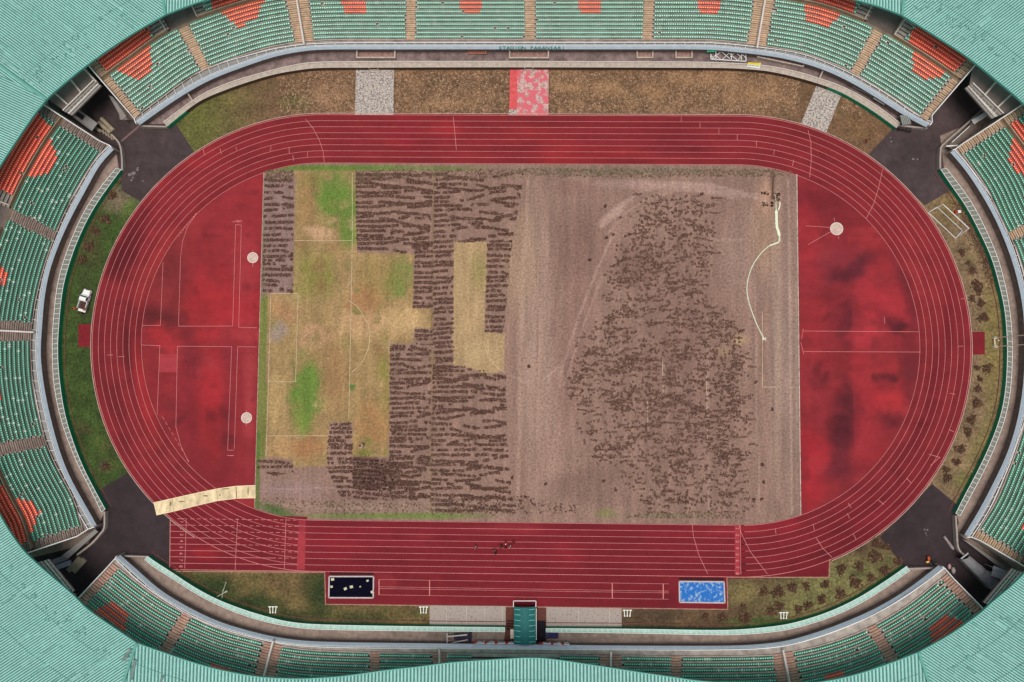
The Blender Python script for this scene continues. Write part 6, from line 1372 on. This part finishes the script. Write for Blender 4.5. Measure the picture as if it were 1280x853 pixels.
t=quadthing('small_booth',[(1125,144.5),(1136,144),(1138.8,155),(1128,156.5)],1.9,2.05,mat('booth_roof',(140,142,136),amt=.1),'small booth with a grey ribbed roof at the upper right barrier end','booth',ribs=5,rm=mat('booth_rib',(96,100,98)))
W=UP([(1121,159),(1139,160),(1138.5,165),(1123,162.5)],.6); o=W.mean(0); t=empty('metal_frame_pile',(*o,0),label='dark tangled metal frame lying on asphalt just below the small booth',cat='metal frame'); A=[p-o for p in W]; b=MB()
for i in range(4): b.bar((*A[i],.5),(*A[(i+1)%4],.6),.1)
b.bar((*A[0],.3),(*A[2],.7),.1); b.bar((*A[1],.6),(*A[3],.3),.08)
for p in A: b.bar((*p,0),(*p,.6),.08)
b.build('frame',mat('frame_dark',(34,26,30)),t)
# ---- tunnel goods NW
mgs=mat('canopy_grey',(132,128,126),amt=.15,scale=1.5); mgs2=mat('sheet_light_grey',(176,176,180),amt=.12,scale=1)
quadthing('grey_canopy',[(135.5,119),(141,121.5),(158,146),(153,150)],2.2,2.35,mgs,'long grey lean-to cover on the right side of the upper left tunnel','canopy')
t=quadthing('container_shed',[(98.5,137),(121.5,154),(114.5,164),(92,147)],2.0,2.3,mgs,'grey corrugated shed roof with a dark opening at the upper left tunnel','shed',legs=False,ribs=14,rm=mat('shed_rib',(160,158,156)))
b=MB(); b.box((-1.1,.9,2.42),(1.9,.9,.12),rz=-.6); b.build('opening',mb_,t)
mrl=mat('rolled_mat',(150,138,118),amt=.2,scale=2)
for i,(p,q,r,l) in enumerate((((127,148.5),(142.5,163.5),.42,'rolled beige mat in the upper left tunnel, outer one nearest the asphalt'),((123.5,153.5),(139,166.5),.42,'rolled beige mat in the upper left tunnel, middle one'),((119,160),(127,165),.36,'short rolled beige mat in the upper left tunnel, nearest the shed'))):
    a_,c_=U(*p,.4),U(*q,.4); b=MB(); b.tube((0,0,.42),(c_[0]-a_[0],c_[1]-a_[1],.42),r,n=14); b.build('rolled_mat',mrl,None,label=l,cat='rolled mat',group='rolled mats in the upper left tunnel').location=(*a_,0)
# low planter-like curb of rubble by it
b=MB()
for k in range(9): q=np.array(U(129+k*1.7,164.5+k*1.2+(k%2),.3))-np.array(U(129,164.5)); b.box((q[0],q[1],.28),(.42,.38,.5),rz=R.random())
b.build('block_row',mrl,None,label='ragged row of small beige blocks leading from the rolled mats to the curved wall',cat='blocks').location=(*U(129,164.5),0)
# ---- SW tunnel goods
for (p,q,w,l,m,c) in (((85,714),(100,697.5),.9,'stack of grey planks in the lower left tunnel, nearer the corner bridge',mrl,'planks'),((91.5,715),(105.5,699.5),1.1,'wider stack of grey planks in the lower left tunnel, nearer the asphalt',mrl,'planks'),((66,703),(84,696.5),1.0,'light grey panel in the lower left tunnel, upper one beside the ramp',mat('panel_lilac',(150,144,156),amt=.1),'panel'),((69,710),(88,703.5),1.0,'light grey panel in the lower left tunnel, lower one beside the dark gap',mat('panel_lilac2',(168,166,182),amt=.1),'panel')):
    a_,c_=np.array(U(*p,.5)),np.array(U(*q,.5)); b=MB(); d_=c_-a_; 
    b.bar((0,0,.3),(d_[0],d_[1],.3),w,.5); nn_=np.array([-d_[1],d_[0]])/np.linalg.norm(d_)
    for s in (-.28,.1,.36): b.bar((*(nn_*s*w),.57),(*(d_*.93+nn_*s*w),.57),w*.2,.06)
    b.build('plank_stack' if c=='planks' else 'panel',m,None,label=l,cat=c).location=(*a_,0)
t=quadthing('grey_ramp',[(72,699),(119,662),(122.5,665),(86,697.5)],1.2,1.5,mgs,'long narrow grey sloping cover along the wall of the lower left tunnel','ramp cover',legs=False)
# ---- SE tunnel goods
W=UP([(1203.5,700.5),(1213.5,695.5),(1250,726),(1241,738.5)],2.6); o=W.mean(0); t=empty('draped_canopy',(*o,0),label='large grey sheet draped over a long frame in the lower right tunnel',cat='canopy'); A=[p-o for p in W]; b=MB(); nx,ny=22,6
def dr(u,v): p=(A[0]*(1-u)+A[3]*u)*(1-v)+(A[1]*(1-u)+A[2]*u)*v; return (p[0],p[1],2.2+.45*math.sin(math.pi*v)-.25*math.exp(-((u-.62)/.05)**2)+.06*math.sin(u*23+v*4))
for i in range(nx):
    for j_ in range(ny): b.face([dr(i/nx,j_/ny),dr((i+1)/nx,j_/ny),dr((i+1)/nx,(j_+1)/ny),dr(i/nx,(j_+1)/ny)])
for v in (0,1):
    for i in range(nx): p,q=dr(i/nx,v),dr((i+1)/nx,v); b.face([(p[0],p[1],.4),(q[0],q[1],.4),q,p])
b.build('sheet',mat('sheet_grey',(128,126,130),amt=.12,scale=1.5),t); b=MB()
for u in (.02,.35,.65,.98):
    for v in (.03,.97): p=dr(u,v); b.bar((p[0],p[1],0),(p[0],p[1],2.1),.09)
b.build('leg',m_grey,t)
b=MB(); p=dr(0,.5); b.bar((p[0]-.9,p[1]-.2,2.2),(p[0]+.5,p[1]+.9,2.2),.22); b.build('end_beam',mgs2,t)
for p,q,w,l in (((1241.5,709.5),(1259,716.5),.7,'pale narrow roof beam in the lower right tunnel, upper one'),((1240,716),(1256,722),1.2,'pale wide roof panel in the lower right tunnel, lower one beside the draped sheet')):
    a_,c_=np.array(U(*p,2.6)),np.array(U(*q,2.6)); d_=c_-a_; b=MB(); b.bar((0,0,2.6),(d_[0],d_[1],2.6),w,.15); b.bar((0,0,0),(0,0,2.6),.1); b.bar((d_[0],d_[1],0),(d_[0],d_[1],2.6),.1); b.build('roof_beam',mgs2,None,label=l,cat='beam').location=(*a_,0)
t=quadthing('grey_ramp',[(1203,674),(1210,677),(1262,712),(1258,716)],1.2,1.5,mgs,'long narrow grey sloping cover along the wall of the lower right tunnel','ramp cover',legs=False)
# NE beams
t=quadthing('grey_ramp',[(1184,183),(1217,152),(1222,158),(1190,187)],1.2,1.4,mat('ramp_brown',(110,98,90),amt=.15),'long narrow grey brown cover beside the bent wall of the upper right tunnel','ramp cover',legs=False)
for p,q,w,l in (((1216,153),(1233.5,142),1.0,'white flat beam at the bridge end of the upper right tunnel'),((1183,183),(1199,182),.25,'thin white rod lying at the lower end of the upper right cover'),((1190,178),(1212,158),.14,'thin white rod lying along the upper right cover')):
    a_,c_=np.array(U(*p,1.7)),np.array(U(*q,1.7)); d_=c_-a_; b=MB(); b.bar((0,0,1.7),(d_[0],d_[1],1.7),w,.12); b.bar((0,0,0),(0,0,1.7),.1); b.bar((d_[0],d_[1],0),(d_[0],d_[1],1.7),.1); b.build('white_beam',m_white,None,label=l,cat='beam').location=(*a_,0)
# long wrapped bundle SE
a_,c_=np.array(U(1179,670)),np.array(U(1191,686.5)); d_=c_-a_; b=MB()
for k in range(8): f0=k/8; f1=(k+1.15)/8; b.tube((*(d_*f0),.2),(*(d_*min(f1,1)),.2),R.uniform(.2,.36),n=9,r2=R.uniform(.18,.32))
b.build('wrapped_bundle',mat('bundle_grey',(150,138,138),amt=.35,scale=3),None,label='long knobbly pale wrapped bundle lying on the dark lower right asphalt',cat='bundle').location=(*a_,0)
# orange barrow with dark pole
mor=mat('barrow_orange',(176,84,34),amt=.15); q=np.array(U(1158.8,698.5)); t=empty('loader_barrow',(*q,0),label='orange and yellow motor barrow with a long dark boom at the lower right corner',cat='barrow'); t.scale=(.72,.72,.72)
b=MB(); b.box((0,.25,.7),(.55,1.0,.5),rz=.1); b.build('body',mor,t); b=MB(); b.box((-.25,-.7,.65),(.8,.45,.35),rz=.2); b.build('tray',mat('barrow_yellow',(216,170,84)),t)
r=np.array(U(1170,704.5))-q; b=MB(); b.bar((.8,-.4,.7),(r[0],r[1],.7),.42,.3); b.build('boom',mat('boom_dark',(30,32,24)),t); b=MB(); b.bar((.5,-1.1,.4),(r[0]-.3,r[1]-.9,.4),.07); b.build('rail',m_grey,t)
for s in (-.3,.3): b=MB(); b.tube((s-.06,-.2,.25),(s+.06,-.2,.25),.25,n=12); b.build('wheel',mb_,t)
b=MB(); b.box((.45,.2,.6),(.3,.9,.5)); b.build('engine',mat('engine_red',(96,20,28)),t)
for (x,y,c,l,s) in ((1187,708.5,(196,150,156),'pinkish sack against the lower right side wall',.5),(1192,713.5,(170,160,160),'pale narrow sack beside the pinkish one at the lower right side wall',.6)):
    q=U(x,y,.4); b=MB(); V=[];
    for j_ in range(4):
        for i in range(8): t_=i*.785; r_=s*(.6,1,.85,.4)[j_]; V.append((r_*math.cos(t_)*.7,r_*math.sin(t_)*1.2,(0,.2,.45,.6)[j_]))
    b.mesh(V,[(j_*8+i,j_*8+(i+1)%8,j_*8+8+(i+1)%8,j_*8+8+i) for j_ in range(3) for i in range(8)]+[tuple(range(24,32))]); b.build('sack',mat('sack_%d'%c[1],c,amt=.2),None,label=l,cat='sack',smooth=True).location=(*q,0)
# cooler on E verge, box on E passage
q=U(1196,265.3); t=empty('cool_box',(*q,0),label='white and red cool box on the brown right verge beside the football goal',cat='cool box'); b=MB(); b.box((.25,0,.22),(.55,.5,.44)); b.build('box',m_white,t); b=MB(); b.box((-.35,0,.2),(.4,.6,.4)); b.build('red_bag',mat('bag_red',(170,40,34)),t); b=MB(); b.box((.25,0,.47),(.6,.54,.06)); b.build('lid',m_white,t)
q=U(1275.3,392); b=MB(); b.box((0,.35,.4),(.35,.6,.8)); b.box((.08,-.45,.35),(.4,.6,.7)); b.box((-.1,-.05,.3),(.2,.5,.5)); b.build('cardboard_box',mat('card',(222,196,156),amt=.1),None,label='small beige carton pair standing in the wide right passage',cat='carton').location=(*q,0)
for (x,y,l) in ((340-0,300,''),):
    pass
for x,y,l in ((75,421,'tiny beige post by the left barrier below the pickup'),(1245,426,'tiny beige post between the legs of the tall cream poles'),(97,561,'tiny white post by the left barrier above the lower left asphalt')):
    q=U(x,y); b=MB(); b.tube((0,0,0),(0,0,.7),.12,n=8); b.box((0,0,.75),(.35,.2,.12)); b.build('marker_post',mat('post_beige',(206,186,150),amt=.1),None,label=l,cat='post').location=(*q,0)
# light stains on the asphalt with their own outline
m_dust=mat('dust_stain',(118,108,108),amt=.35,scale=2.5)
b=MB(); rs=random.Random(5)
for x,y,s in ((166,215,.9),(164,222,.5),(170,213,.5),(178,228,.3),(1142,198,.5),(1114,175,.4),(1160,662,.5),(1157,668,.35)):
    q=U(x,y)
    for _ in range(3):
        cx_,cy_=q[0]+rs.gauss(0,s*.6),q[1]+rs.gauss(0,s*.6); b.face([(cx_+s*rs.uniform(.4,1)*.5*math.cos(a_*.7),cy_+s*rs.uniform(.4,1)*.5*math.sin(a_*.7),.0095+.0006*_) for a_ in range(9)])
b.build('asphalt_stain',m_dust,kind='structure')
# ================================================================= LIGHT, CAMERA
w=bpy.data.worlds.new('World'); sc.world=w; w.use_nodes=True; nt=w.node_tree; bg=nt.nodes['Background']; sky=nt.nodes.new('ShaderNodeTexSky'); sky.sky_type='NISHITA'; sky.sun_disc=False
SE,SA=math.radians(84),math.radians(180)   # elevation, compass direction of the sun (from the lower side of the picture)
sky.sun_elevation=SE; sky.sun_rotation=SA; sky.air_density=2.0; sky.dust_density=6.0; sky.ozone_density=0.6
nt.links.new(sky.outputs[0],bg.inputs[0]); bg.inputs[1].default_value=0.05
sd=bpy.data.lights.new('sun','SUN'); sd.energy=1.5; sd.angle=math.radians(36); sd.color=(1.0,.965,.92); so=bpy.data.objects.new('sun',sd); COL.objects.link(so)
dv=Vector((math.sin(SA)*math.cos(SE),math.cos(SA)*math.cos(SE),math.sin(SE))); so.rotation_euler=dv.to_track_quat('Z','Y').to_euler(); so.location=dv*200
cd=bpy.data.cameras.new('camera'); cam=bpy.data.objects.new('camera',cd); COL.objects.link(cam); cd.sensor_width=36; cd.lens=36*F/1280; cd.clip_end=5000; cd.clip_start=1
cam.matrix_world=Matrix.Translation((CX,CY,CH))@M3.to_4x4(); sc.camera=cam
sc.view_settings.view_transform='Standard'; sc.view_settings.look='None'; sc.view_settings.gamma=1; sc.view_settings.exposure=0.52
sc.view_settings.use_curve_mapping=False

for o_ in sc.objects:
    if o_.get('label') and len(o_['label'].split())>16: print('LONG',len(o_['label'].split()),o_['label'])
